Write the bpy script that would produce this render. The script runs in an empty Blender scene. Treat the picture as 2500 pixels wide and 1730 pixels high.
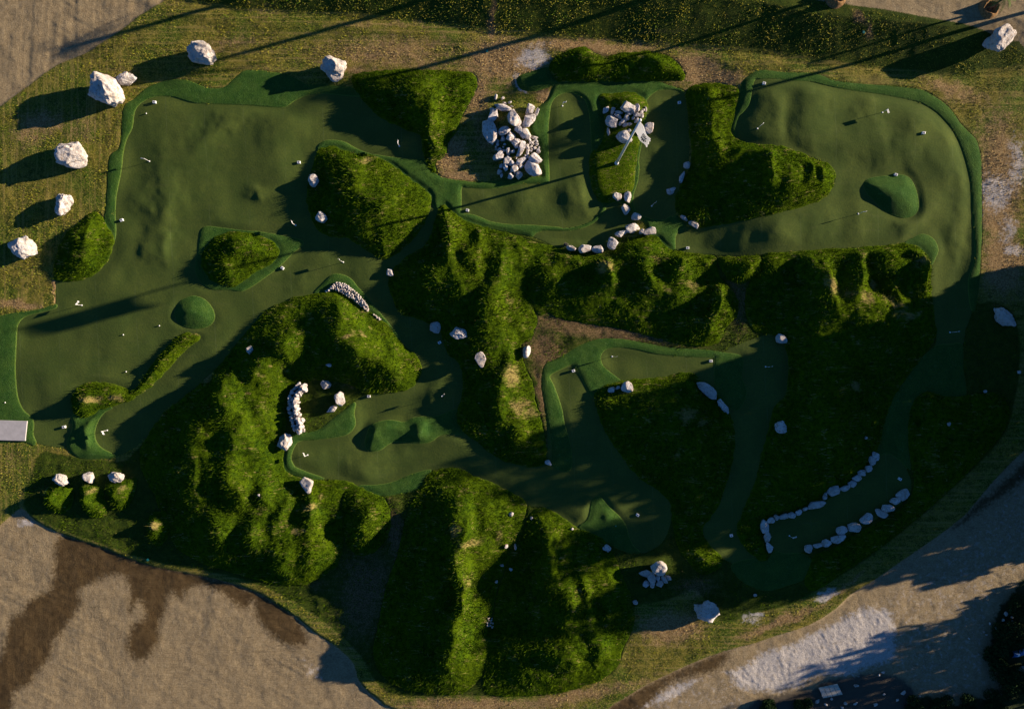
import bpy, math, random
import numpy as np
R = math.radians
C = bpy.context.scene.collection
SC = bpy.context.scene

# ------------------------------------------------------------------ camera
CAMH = 66.7                    # drone height above the greens, metres
HALFW = 50.0                   # half the width of ground seen
cd = bpy.data.cameras.new('drone_camera')
cd.sensor_width = 36.0
cd.lens = 36.0 * CAMH / (2 * HALFW)
cd.clip_start = 1.0
cd.clip_end = 2500.0
cam = bpy.data.objects.new('drone_camera', cd)
cam.location = (0, 0, CAMH)
C.objects.link(cam)
SC.camera = cam
SC.render.resolution_x, SC.render.resolution_y = 1024, 708

# ------------------------------------------------------------------ sky and sun
SUN_EL = 11.5
SLOPE = 0.275                  # shadows run left and this much down per unit left
sun_dir = np.array([1.0, SLOPE])
sun_dir = sun_dir / np.linalg.norm(sun_dir)
az = math.atan2(sun_dir[1], sun_dir[0])          # from +X, counter clockwise
w = bpy.data.worlds.new('World'); SC.world = w
w.use_nodes = True
nt = w.node_tree
sky = nt.nodes.new('ShaderNodeTexSky')
sky.sky_type = 'NISHITA'
sky.sun_disc = False
sky.sun_elevation = R(SUN_EL)
sky.sun_rotation = math.pi / 2 - az
bg = nt.nodes['Background']
nt.links.new(sky.outputs[0], bg.inputs[0])
bg.inputs[1].default_value = 0.052
sky.dust_density = 0.0
sky.ozone_density = 7.0
sl = bpy.data.lights.new('sun', 'SUN')
sl.energy = 5.0
sl.angle = R(0.5)
sl.color = (1.0, 0.82, 0.60)
so = bpy.data.objects.new('sun', sl)
C.objects.link(so)
so.rotation_euler = (0, R(90 - SUN_EL), az)
so.location = (60, 16, 30)
SC.view_settings.view_transform = 'Standard'
SC.view_settings.look = 'None'
SC.view_settings.gamma = 1.0
SC.view_settings.use_curve_mapping = False
SC.view_settings.exposure = 1.15
SC.cycles.max_bounces = 4
SC.cycles.diffuse_bounces = 2
SC.cycles.use_denoising = True

# ------------------------------------------------------------------ helpers
K = 0.04                       # metres of ground per photo pixel
def wx(px): return (px - 1250) * K
def wy(py): return (865 - py) * K
def c1(l): return [(x / 2.66, y / 2.66) for x, y in l]
def cr(x0, y0, l, s=2.66): return [(x0 + x / s, y0 + y / s) for x, y in l]

def tag(o, label, cat=None, group=None, kind=None):
    if label: o['label'] = label
    if cat: o['category'] = cat
    if group: o['group'] = group
    if kind: o['kind'] = kind
    return o

def mesh_obj(name, verts, faces, mat, parent=None, smooth=True):
    me = bpy.data.meshes.new(name)
    me.from_pydata(verts, [], faces)
    if smooth: me.shade_smooth()
    if mat: me.materials.append(mat)
    o = bpy.data.objects.new(name, me)
    C.objects.link(o)
    if parent: o.parent = parent
    return o

def np_mesh(name, V, quads=None, tris=None, mat=None, parent=None, smooth=True):
    """fast mesh from numpy arrays"""
    me = bpy.data.meshes.new(name)
    nq = 0 if quads is None else len(quads)
    ntri = 0 if tris is None else len(tris)
    loops = np.concatenate([a.reshape(-1) for a in (quads, tris) if a is not None and len(a)]).astype(np.int32)
    me.vertices.add(len(V))
    me.vertices.foreach_set('co', np.asarray(V, np.float32).reshape(-1))
    me.loops.add(len(loops))
    me.loops.foreach_set('vertex_index', loops)
    me.polygons.add(nq + ntri)
    st = np.concatenate([np.arange(nq) * 4, nq * 4 + np.arange(ntri) * 3]).astype(np.int32)
    me.polygons.foreach_set('loop_start', st)
    me.update(calc_edges=True)
    me.validate()
    if smooth: me.shade_smooth()
    if mat: me.materials.append(mat)
    o = bpy.data.objects.new(name, me)
    C.objects.link(o)
    if parent: o.parent = parent
    return o

def set_attr(o, name, arr):
    a = o.data.attributes.new(name, 'FLOAT', 'POINT')
    a.data.foreach_set('value', np.asarray(arr, np.float32))

# ------------------------------------------------------------------ grid
G = 0.1
gx = np.arange(-55, 55 + G / 2, G)
gy = np.arange(-39, 39 + G / 2, G)
NX, NY = len(gx), len(gy)
GX, GY = np.meshgrid(gx, gy)
rng = np.random.default_rng(11)

def smooth_poly(pts, n=4):
    P = np.array(pts, float); m = len(P); out = []
    for i in range(m):
        p0, p1, p2, p3 = P[i - 1], P[i], P[(i + 1) % m], P[(i + 2) % m]
        for k in range(n):
            t = k / n
            out.append(0.5 * ((2 * p1) + (-p0 + p2) * t + (2 * p0 - 5 * p1 + 4 * p2 - p3) * t * t + (-p0 + 3 * p1 - 3 * p2 + p3) * t ** 3))
    return np.array(out)

def sdf(pts, pad=3.0, sm=4):
    """signed distance in metres on the grid (+ inside)"""
    P = smooth_poly(pts, sm) if sm else np.array(pts, float)
    P = np.stack([(P[:, 0] - 1250) * K, (865 - P[:, 1]) * K], 1)
    D = np.full((NY, NX), -pad, np.float32)
    x0, y0 = P.min(0) - pad; x1, y1 = P.max(0) + pad
    i0, i1 = np.searchsorted(gx, x0), np.searchsorted(gx, x1)
    j0, j1 = np.searchsorted(gy, y0), np.searchsorted(gy, y1)
    if i1 <= i0 or j1 <= j0: return D
    # coarse pass on every 2nd sample, exact enough after bilinear upsampling
    X = GX[j0:j1, i0:i1].astype(np.float32); Y = GY[j0:j1, i0:i1].astype(np.float32)
    d2 = np.full(X.shape, 1e9, np.float32); ins = np.zeros(X.shape, bool)
    A = P; B = np.roll(P, -1, 0)
    for (ax, ay), (bx, by) in zip(A, B):
        ex, ey = bx - ax, by - ay
        l2 = ex * ex + ey * ey
        if l2 < 1e-9: continue
        # only touch the rows/cols within reach
        t = np.clip(((X - ax) * ex + (Y - ay) * ey) / l2, 0, 1)
        dx = X - ax - t * ex; dy = Y - ay - t * ey
        np.minimum(d2, dx * dx + dy * dy, out=d2)
        c = ((ay > Y) != (by > Y)) & (X < ex * (Y - ay) / (ey if abs(ey) > 1e-9 else 1e-9) + ax)
        ins ^= c
    d = np.sqrt(d2)
    D[j0:j1, i0:i1] = np.where(ins, d, -np.minimum(d, pad))
    return D

def vnoise(X, Y, scale, seed):
    """value noise, -1..1, wavelength scale metres, any arrays"""
    r = np.random.default_rng(seed)
    T = r.uniform(-1, 1, (256, 256)).astype(np.float32)
    u = X / scale + 1000.37; v = Y / scale + 1000.71
    iu = np.floor(u).astype(int); iv = np.floor(v).astype(int)
    fu = u - iu; fv = v - iv
    fu = fu * fu * fu * (fu * (fu * 6 - 15) + 10); fv = fv * fv * fv * (fv * (fv * 6 - 15) + 10)
    a = T[iv % 256, iu % 256]; b = T[iv % 256, (iu + 1) % 256]
    c = T[(iv + 1) % 256, iu % 256]; d = T[(iv + 1) % 256, (iu + 1) % 256]
    return (a * (1 - fu) + b * fu) * (1 - fv) + (c * (1 - fu) + d * fu) * fv

def fbm(X, Y, scale, seed, octv=3, gain=0.5):
    o = 0; a = 1
    for k in range(octv):
        cs, sn = math.cos(k * 1.1 + seed), math.sin(k * 1.1 + seed)
        o = o + a * vnoise(X * cs - Y * sn, X * sn + Y * cs, scale / 2 ** k, seed + k)
        a *= gain
    return o

def sstep(a, b, x):
    t = np.clip((x - a) / (b - a), 0, 1)
    return t * t * (3 - 2 * t)

WARPX = (.55 * fbm(GX, GY, 2.4, 301, 3)).astype(np.float32); WARPY = (.55 * fbm(GX, GY, 2.4, 311, 3)).astype(np.float32)
def gauss(px, py, rx, ry, rot=0):
    """soft ellipse centred on photo pixel px,py; radii in photo pixels; outline warped so it is never a clean oval"""
    dx = GX + WARPX - wx(px); dy = GY + WARPY - wy(py)
    c, s = math.cos(R(rot)), math.sin(R(rot))
    u = (dx * c + dy * s) / (rx * K); v = (-dx * s + dy * c) / (ry * K)
    return np.exp(-(u * u + v * v)).astype(np.float32)
# ------------------------------------------------------------------ traced outlines (photo pixels)
P_MAIN = [(391,234),(425,236),(451,244),(481,251),(541,253),(602,255),(650,258),(698,259),(717,246),(739,235),(765,229),(795,227),(826,229),(878,233),(901,259),(923,282),(961,301),(1006,320),(1029,331),(1032,357),(1040,391),(1055,417),(1074,432),(1086,470),(1085,505),(1062,545),(1044,595),(1006,621),(976,644),(957,663),(950,693),(957,719),(976,761),(1006,772),(1040,783),(1074,806),(1085,832),(1096,862),(1119,881),(1130,907),(1130,964),(1119,1001),(1115,1020),(1126,1046),(1156,1069),(1186,1095),(1238,1125),(1275,1135),(1313,1136),(1332,1121),(1336,1060),(1330,980),(1330,915),(1365,885),(1400,880),(1440,930),(1452,971),(1463,1012),(1486,1065),(1520,1114),(1546,1148),(1568,1171),(1606,1194),(1632,1220),(1640,1243),(1636,1280),(1621,1318),(1595,1340),(1565,1350),(1530,1335),(1463,1310),(1414,1290),(1388,1273),(1358,1256),(1330,1239),(1300,1236),(1285,1230),(1268,1213),(1239,1200),(1202,1179),(1156,1162),(1126,1147),(1096,1143),(1051,1149),(1006,1158),(961,1175),(920,1190),(874,1186),(841,1173),(788,1168),(750,1154),(720,1141),(709,1118),(717,1091),(732,1076),(769,1072),(810,1065),(844,1057),(859,1039),(865,1012),(863,986),(893,962),(938,958),(976,956),(998,948),(1017,930),(1027,907),(1025,881),(1014,866),(991,847),(968,821),(946,791),(931,779),(901,759),(880,745),(850,720),(800,705),(765,719),(728,725),(694,738),(656,757),(617,794),(586,828),(545,881),(500,926),(451,967),(406,1001),(375,1050),(338,1085),(301,1108),(282,1114),(210,1118),(180,1110),(158,1095),(120,1089),(86,1080),(79,1061),(80,1035),(75,1020),(55,1001),(43,975),(38,945),(35,900),(36,870),(39,806),(45,783),(64,768),(94,759),(132,749),(136,738),(137,700),(139,685),(188,683),(226,670),(256,644),(271,614),(277,588),(280,564),(280,526),(282,481),(288,451),(293,425),(296,402),(300,368),(308,338),(321,312),(327,274),(338,256),(361,241)]
P_LOOP = [(1332,447),(1339,436),(1336,338),(1339,286),(1345,252),(1358,235),(1377,226),(1399,226),(1414,232),(1429,244),(1439,271),(1444,320),(1445,376),(1441,414),(1442,444),(1452,470),(1463,487),(1473,500),(1463,521),(1448,538),(1426,549),(1388,558),(1350,555),(1294,551),(1238,549),(1200,543),(1186,538),(1156,526),(1134,523),(1124,517),(1125,490),(1126,457),(1145,457),(1201,459),(1262,449),(1300,447)]
P_POCKET = [(1301,577),(1324,562),(1388,562),(1430,552),(1455,538),(1475,515),(1482,500),(1510,495),(1530,515),(1560,545),(1540,560),(1520,575),(1495,590),(1480,610),(1455,616),(1400,612),(1380,604),(1350,600),(1325,588)]
P_EAST_LOBE = [(1576,248),(1583,237),(1598,224),(1614,218),(1644,218),(1662,222),(1672,233),(1677,263),(1683,320),(1681,395),(1670,430),(1665,470),(1655,510),(1645,530),(1636,530),(1617,539),(1595,538),(1568,528),(1553,519),(1546,500),(1545,477),(1553,451),(1560,421),(1558,391),(1563,361),(1570,331),(1576,301),(1575,270)]
P_BIG_EAST = [(1835,201),(1850,199),(1888,199),(1925,203),(1970,205),(2008,214),(2061,224),(2113,230),(2151,235),(2188,241),(2226,248),(2256,259),(2286,278),(2309,301),(2327,323),(2346,361),(2361,406),(2371,451),(2374,508),(2378,564),(2382,600),(2382,618),(2376,648),(2369,670),(2365,693),(2369,715),(2374,745),(2369,776),(2357,806),(2350,843),(2320,847),(2286,847),(2286,821),(2279,783),(2273,738),(2270,700),(2271,663),(2269,648),(2282,625),(2286,610),(2279,591),(2264,578),(2245,574),(2226,582),(2203,595),(2170,599),(2094,606),(2019,610),(1963,614),(1906,618),(1858,623),(1801,627),(1771,625),(1726,621),(1689,618),(1647,608),(1645,580),(1651,565),(1666,554),(1719,553),(1764,547),(1801,541),(1850,534),(1925,515),(1993,492),(2025,455),(2029,432),(2008,404),(1944,380),(1906,367),(1869,362),(1850,361),(1817,355),(1802,348),(1794,338),(1790,320),(1798,289),(1809,278),(1822,259),(1828,226)]
P_ARM = [(1466,873),(1471,858),(1486,849),(1520,847),(1557,853),(1598,862),(1651,868),(1745,871),(1780,850),(1830,830),(1880,815),(1905,822),(1923,862),(1927,907),(1918,964),(1891,994),(1884,1020),(1873,1069),(1858,1114),(1850,1160),(1817,1243),(1801,1292),(1817,1333),(1850,1363),(1800,1376),(1786,1374),(1760,1359),(1738,1340),(1719,1310),(1719,1280),(1749,1243),(1764,1205),(1779,1153),(1785,1133),(1792,1091),(1790,1046),(1779,1009),(1775,990),(1750,960),(1708,930),(1662,915),(1614,926),(1550,930),(1512,930),(1486,907),(1471,892)]
P_ROCKS = [(1880,1274),(1960,1250),(2040,1205),(2080,1170),(2110,1145),(2130,1112),(2170,1105),(2200,1125),(2215,1150),(2225,1180),(2218,1210),(2190,1235),(2150,1260),(2100,1290),(2060,1308),(2020,1330),(1970,1345),(1915,1352),(1890,1342),(1880,1320)]

F_NORTHWEST = cr(0,0,[(738,1560),(700,1480),(680,1430),(690,1350),(700,1200),(710,1050),(730,1000),(780,960),(795,830),(800,740),(820,680),(870,650),(950,580),(1040,540),(1150,520),(1230,530),(1330,570),(1400,580),(1470,565),(1540,500),(1600,462),(1729,465)]) + cr(600,0,[(130,470),(250,485),(350,530),(400,555),(480,552),(560,560),(680,570),(720,590),(740,622),(600,612),(520,605),(440,608),(370,625),(310,655),(260,690),(200,694),(130,690)]) + cr(0,0,[(1600,680),(1440,674),(1280,668),(1200,650),(1130,628),(1040,622),(960,640),(900,680),(870,730),(855,830),(820,900),(798,980),(788,1070),(780,1130),(765,1200),(750,1280),(745,1400),(750,1500)])
F_SADDLE = [(777,360),(788,348),(803,344),(826,345),(844,350),(871,365),(901,376),(923,380),(953,385),(1006,391),(1036,391),(1055,417),(1074,432),(1096,438),(1130,443),(1163,446),(1201,444),(1250,436),(1290,434),(1325,430),(1320,400),(1315,350),(1300,330),(1294,312),(1309,271),(1320,259),(1339,241),(1350,214),(1362,203),(1395,197),(1478,200),(1590,198),(1632,210),(1659,218),(1670,226),(1640,222),(1600,230),(1575,260),(1576,301),(1570,331),(1563,361),(1560,400),(1555,450),(1546,480),(1550,510),(1568,528),(1617,539),(1636,530),(1650,525),(1665,538),(1675,552),(1658,560),(1647,580),(1646,610),(1625,602),(1605,582),(1585,575),(1575,545),(1550,530),(1530,500),(1500,492),(1482,505),(1475,520),(1455,543),(1430,555),(1388,566),(1324,566),(1301,577),(1275,572),(1238,566),(1200,558),(1140,545),(1100,520),(1086,500),(1080,520),(1052,492),(1040,470),(1000,440),(950,400),(870,378),(790,380)]
F_HEDGE = cr(1200,0,[(180,500),(260,470),(380,440),(400,500),(430,540),(380,560),(280,590),(200,580),(170,540)])
F_EAST = cr(1850,0,[(0,475),(150,490),(350,500),(480,545),(600,560),(750,570),(900,580),(1040,595),(1120,630),(1200,680),(1260,740),(1300,800),(1370,870),(1410,910),(1430,970),(1445,1050),(1448,1300),(1450,1500),(1445,1596)]) + [(2391,644),(2388,700),(2382,738),(2376,760),(2369,740),(2365,693),(2369,670),(2376,648),(2382,618),(2378,564),(2374,508),(2371,451),(2361,406),(2346,361),(2327,323),(2309,301),(2286,278),(2256,259),(2226,248),(2151,235),(2061,224),(2008,214),(1970,205),(1925,203),(1888,199),(1850,199),(1836,201),(1828,226),(1822,259),(1809,278),(1798,289),(1790,320),(1794,345),(1786,331),(1779,320),(1783,293),(1790,263),(1802,233),(1809,207),(1824,192)]
F_SPUR = [(2203,597),(2226,582),(2245,574),(2264,578),(2279,591),(2286,610),(2282,625),(2269,650),(2255,640),(2240,612)]
F_CORRIDOR = [(2286,845),(2320,842),(2348,843),(2350,900),(2358,950),(2350,965),(2300,965),(2265,953),(2240,965),(2226,990),(2218,1040),(2216,1090),(2222,1145),(2200,1125),(2170,1105),(2138,1106),(2150,1060),(2166,1005),(2185,960),(2215,920),(2250,875)]
F_WESTEDGE = [(-60,780),(0,772),(38,764),(94,757),(133,744),(135,751),(94,762),(64,770),(46,785),(40,806),(37,870),(36,900),(39,945),(44,975),(56,1001),(76,1020),(81,1035),(80,1061),(87,1080),(80,1086),(60,1078),(-60,1050)]
F_ISLAND = cr(0,550,[(1325,15),(1440,20),(1560,35),(1690,45)]) + cr(600,550,[(60,40),(150,55),(250,75),(370,110),(300,180),(220,260),(130,330),(60,380),(0,415)]) + cr(0,550,[(1560,425),(1480,415),(1380,412),(1320,380),(1280,320),(1275,260),(1290,180),(1300,100)])
F_DOME = cr(0,550,[(1180,490),(1250,462),(1320,480),(1370,530),(1392,590),(1370,640),(1310,665),(1240,665),(1180,645),(1145,600),(1145,540)])
F_TAIL = cr(0,550,[(480,1230),(580,1230),(640,1190),(735,1178),(680,1210),(635,1270),(612,1340),(620,1400),(660,1450),(755,1504),(650,1512),(560,1512),(480,1490),(440,1420),(475,1320)])
F_BONE = cr(600,550,[(900,1270),(960,1270),(1030,1280),(1080,1255),(1140,1245),(1250,1240),(1380,1195),(1400,1300),(1420,1350),(1340,1350),(1260,1360),(1210,1395),(1150,1410),(1060,1405),(970,1400),(920,1420),(870,1455),(810,1462),(780,1430),(785,1370),(820,1300)])
F_GARDEN = cr(600,550,[(708,1150),(700,1220),(708,1290),(670,1345),(600,1368),(450,1388),(350,1395),(310,1440),(290,1510),(310,1560)]) + cr(600,1130,[(320,28),(400,63),(510,102),(420,104),(330,80),(262,50),(245,10)]) + cr(600,550,[(255,1490),(270,1420),(310,1348),(400,1345),(480,1325),(560,1260),(640,1200)])
F_SOUTH = cr(600,1130,[(730,150),(850,145),(960,125),(1080,75),(1200,45),(1170,90),(1110,170),(1000,195),(900,212),(820,195)])
F_PEBBLES = [(769,715),(788,693),(811,672),(833,671),(856,682),(871,700),(889,719),(912,748),(938,778),(975,825),(968,824),(935,784),(905,765),(870,745),(840,715),(800,712)]
F_TRIANGLE = cr(1200,1130,[(570,420),(620,370),(640,310),(650,250),(680,220),(710,225),(760,285),(830,350),(870,410),(890,480),(920,540),(960,580),(880,575),(760,520),(680,480)])
F_TEE = cr(1200,550,[(335,950),(355,900),(400,880),(480,840),(580,780),(700,740),(850,742),(1000,768),(1150,795),(1400,812),(1520,832),(1490,858),(1450,857),(1200,845),(1060,830),(950,805),(850,790),(760,795),(720,820),(705,860),(720,910),(760,950),(845,1020),(800,1060),(690,1105),(645,1095),(600,1010),(570,950),(530,900),(450,930),(375,975),(400,1040),(430,1120),(455,1200),(470,1290),(500,1390),(520,1500),(500,1596),(400,1560),(395,1450),(375,1300),(345,1150),(330,1050)])
F_GATE = [(1732,858),(1771,862),(1809,870),(1812,900),(1809,922),(1820,949),(1817,975),(1800,1000),(1775,988),(1750,960),(1745,926),(1745,871)]
F_FAR = [(1790,1376),(1850,1362),(1875,1366),(1890,1345),(1915,1352),(1960,1352),(1985,1375),(1965,1410),(1920,1428),(1870,1440),(1825,1425),(1795,1400)]

M_NORTH = [(867,184),(920,176),(976,171),(1040,173),(1095,175),(1150,180),(1163,195),(1160,222),(1141,256),(1122,293),(1115,320),(1092,350),(1090,375),(1062,398),(1065,420),(1055,417),(1040,391),(1032,357),(1029,331),(1006,320),(961,301),(923,282),(901,259),(878,233),(863,209)]
M_KNOLL = [(777,368),(811,359),(841,367),(871,376),(920,383),(950,398),(976,417),(1006,440),(1032,459),(1051,476),(1053,489),(1047,515),(1038,538),(1014,576),(991,599),(957,625),(942,633),(923,627),(893,606),(863,588),(841,578),(795,573),(772,550),(757,515),(750,480),(757,440),(768,400)]
M_HEDGE = cr(1200,0,[(400,400),(430,370),(500,340),(560,315),(620,320),(680,360),(750,375),(830,355),(920,350),(1000,340),(1060,350),(1130,370),(1200,410),(1250,480),(1240,520),(1150,520),(1000,525),(800,530),(600,530),(450,530),(390,480),(380,430)])
M_FLAG = [(1467,233),(1500,229),(1538,227),(1561,235),(1576,248),(1579,262),(1572,290),(1560,350),(1552,400),(1549,440),(1540,470),(1505,490),(1475,496),(1459,485),(1445,455),(1441,414),(1445,376),(1470,350),(1478,300),(1466,260)]
M_BOOT = [(1690,213),(1726,205),(1764,210),(1800,225),(1790,270),(1779,320),(1786,335),(1802,350),(1850,361),(1906,367),(1944,380),(1978,395),(2008,404),(2023,417),(2029,432),(2025,455),(2012,477),(1993,492),(1963,504),(1925,515),(1850,532),(1801,541),(1764,547),(1719,553),(1692,550),(1672,535),(1655,515),(1650,490),(1665,450),(1685,410),(1690,380),(1685,320),(1680,263),(1675,230)]
M_KIDNEY = cr(1850,0,[(700,1172),(790,1155),(850,1150),(920,1145),(970,1165),(1000,1210),(1020,1270),(1028,1350),(1000,1400),(940,1420),(870,1405),(800,1370),(740,1310),(690,1260),(670,1210)])
M_SPINE = [(1086,500),(1100,515),(1140,540),(1200,560),(1238,570),(1290,590),(1310,650),(1290,700),(1309,776),(1302,806),(1294,828),(1271,843),(1275,885),(1296,926),(1305,975),(1320,1024),(1330,1076),(1332,1121),(1313,1136),(1275,1135),(1238,1125),(1217,1114),(1186,1095),(1156,1069),(1126,1046),(1115,1020),(1119,1001),(1130,964),(1130,907),(1119,881),(1096,862),(1085,832),(1074,806),(1040,783),(1006,772),(976,761),(957,719),(950,693),(957,663),(976,644),(1006,621),(1044,595),(1062,545),(1074,508)]
M_RANGE = [(1238,569),(1275,584),(1313,593),(1350,603),(1380,610),(1426,621),(1478,620),(1505,612),(1530,590),(1560,578),(1590,576),(1610,585),(1632,606),(1670,618),(1726,623),(1745,629),(1747,650),(1756,678),(1786,708),(1801,738),(1794,776),(1771,798),(1753,835),(1700,845),(1651,836),(1598,821),(1520,802),(1426,787),(1369,776),(1339,761),(1313,765),(1290,720),(1280,650),(1250,600)]
M_NUB = [(1757,630),(1801,629),(1845,627),(1855,640),(1845,665),(1825,685),(1795,690),(1770,672),(1758,650)]
M_BIGEAST = [(1858,625),(1906,620),(1963,616),(2019,612),(2094,608),(2170,601),(2203,596),(2240,607),(2260,628),(2269,650),(2271,700),(2275,740),(2282,790),(2284,815),(2270,845),(2248,872),(2210,925),(2185,960),(2166,1005),(2150,1060),(2138,1105),(2115,1135),(2095,1155),(2070,1180),(2030,1202),(1990,1228),(1950,1243),(1900,1260),(1862,1270),(1856,1300),(1868,1340),(1872,1364),(1850,1363),(1817,1333),(1801,1292),(1817,1243),(1850,1160),(1858,1114),(1873,1069),(1884,1020),(1891,994),(1918,964),(1927,907),(1923,862),(1905,822),(1870,812),(1835,800),(1820,750),(1825,700),(1845,660)]
M_CENTRE = [(1546,1148),(1520,1114),(1486,1065),(1463,1012),(1452,971),(1458,955),(1490,937),(1550,926),(1614,922),(1662,911),(1689,913),(1708,926),(1750,960),(1778,1000),(1790,1046),(1792,1091),(1785,1133),(1779,1153),(1764,1205),(1749,1243),(1719,1280),(1715,1310),(1738,1340),(1760,1359),(1755,1385),(1720,1400),(1690,1380),(1660,1340),(1645,1290),(1640,1243),(1632,1220),(1606,1194),(1568,1171)]
M_WEST_SMALL = cr(0,550,[(600,-80),(660,-60),(690,-10),(738,60),(738,100),(720,170),(680,250),(600,320),(500,355),(370,358),(355,300),(370,200),(420,80),(500,0)])
M_ISLAND = cr(0,550,[(1350,140),(1400,80),(1480,50),(1580,45),(1690,60)]) + cr(600,550,[(60,60),(150,90),(200,130),(215,170),(190,230),(130,270),(60,310),(0,350)]) + cr(0,550,[(1520,400),(1430,380),(1350,330),(1310,250),(1320,190)])
M_SNAKE = cr(0,550,[(1290,715),(1250,705),(1190,705),(1140,740),(1080,800),(1020,870),(960,960),(900,1040),(850,1080),(800,1055),(720,1030),(620,1022),(540,1040),(490,1080),(470,1140),(480,1210),(520,1240),(580,1240),(640,1200),(720,1175),(820,1140),(900,1100),(980,1040),(1080,940),(1180,830),(1250,770),(1295,735)])
M_WEST_BIG = [(656,757),(694,738),(728,725),(765,719),(800,712),(840,722),(870,748),(901,762),(931,781),(946,793),(968,823),(991,849),(1014,868),(1024,883),(1026,907),(1016,930),(997,948),(976,955),(938,957),(893,961),(865,940),(820,930),(770,925),(743,937),(720,945),(703,975),(700,1020),(696,1050),(692,1136),(731,1166),(795,1173),(841,1175),(863,1184),(830,1215),(835,1260),(838,1310),(826,1370),(803,1393),(762,1419),(728,1427),(650,1420),(564,1393),(489,1370),(430,1330),(400,1260),(375,1200),(350,1150),(345,1095),(376,1045),(406,1005),(451,971),(500,930),(545,885),(586,832),(617,797)]
M_SIDE = [(863,1184),(908,1203),(938,1216),(952,1254),(950,1290),(938,1320),(908,1348),(870,1350),(845,1320),(838,1260),(840,1210)]
M_SOUTH_A = [(1096,1143),(1126,1147),(1156,1162),(1202,1179),(1239,1200),(1268,1213),(1285,1230),(1283,1250),(1271,1299),(1250,1340),(1225,1400),(1205,1470),(1195,1560),(1180,1640),(1126,1690),(1050,1690),(976,1675),(931,1640),(912,1590),(925,1520),(940,1450),(957,1393),(976,1337),(990,1270),(1017,1205),(1051,1155)]
M_SOUTH_B = [(1330,1239),(1358,1256),(1388,1273),(1414,1290),(1463,1310),(1490,1340),(1515,1400),(1540,1460),(1545,1520),(1520,1580),(1508,1620),(1470,1655),(1400,1680),(1340,1692),(1250,1697),(1190,1690),(1185,1640),(1200,1560),(1212,1470),(1232,1400),(1262,1330),(1290,1270),(1305,1245)]
M_EAST_LOW = [(2235,975),(2265,958),(2300,968),(2350,968),(2420,960),(2460,990),(2450,1050),(2400,1110),(2330,1180),(2260,1245),(2180,1310),(2110,1360),(2050,1400),(1990,1440),(1965,1420),(1975,1385),(1990,1355),(2030,1340),(2100,1300),(2190,1250),(2225,1210),(2232,1170),(2222,1110),(2218,1050),(2222,1005)]
M_CAP1 = [(120,1190),(145,1180),(175,1190),(180,1215),(165,1245),(140,1250),(115,1235),(110,1210)]
M_CAP2 = [(200,1182),(225,1178),(245,1190),(258,1225),(262,1250),(240,1262),(215,1255),(198,1225)]
M_CAP3 = [(262,1178),(300,1170),(330,1168),(330,1195),(315,1228),(295,1245),(275,1225),(262,1200)]
M_CAP4 = [(370,1255),(395,1250),(412,1275),(408,1310),(390,1330),(370,1315),(360,1285)]

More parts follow.
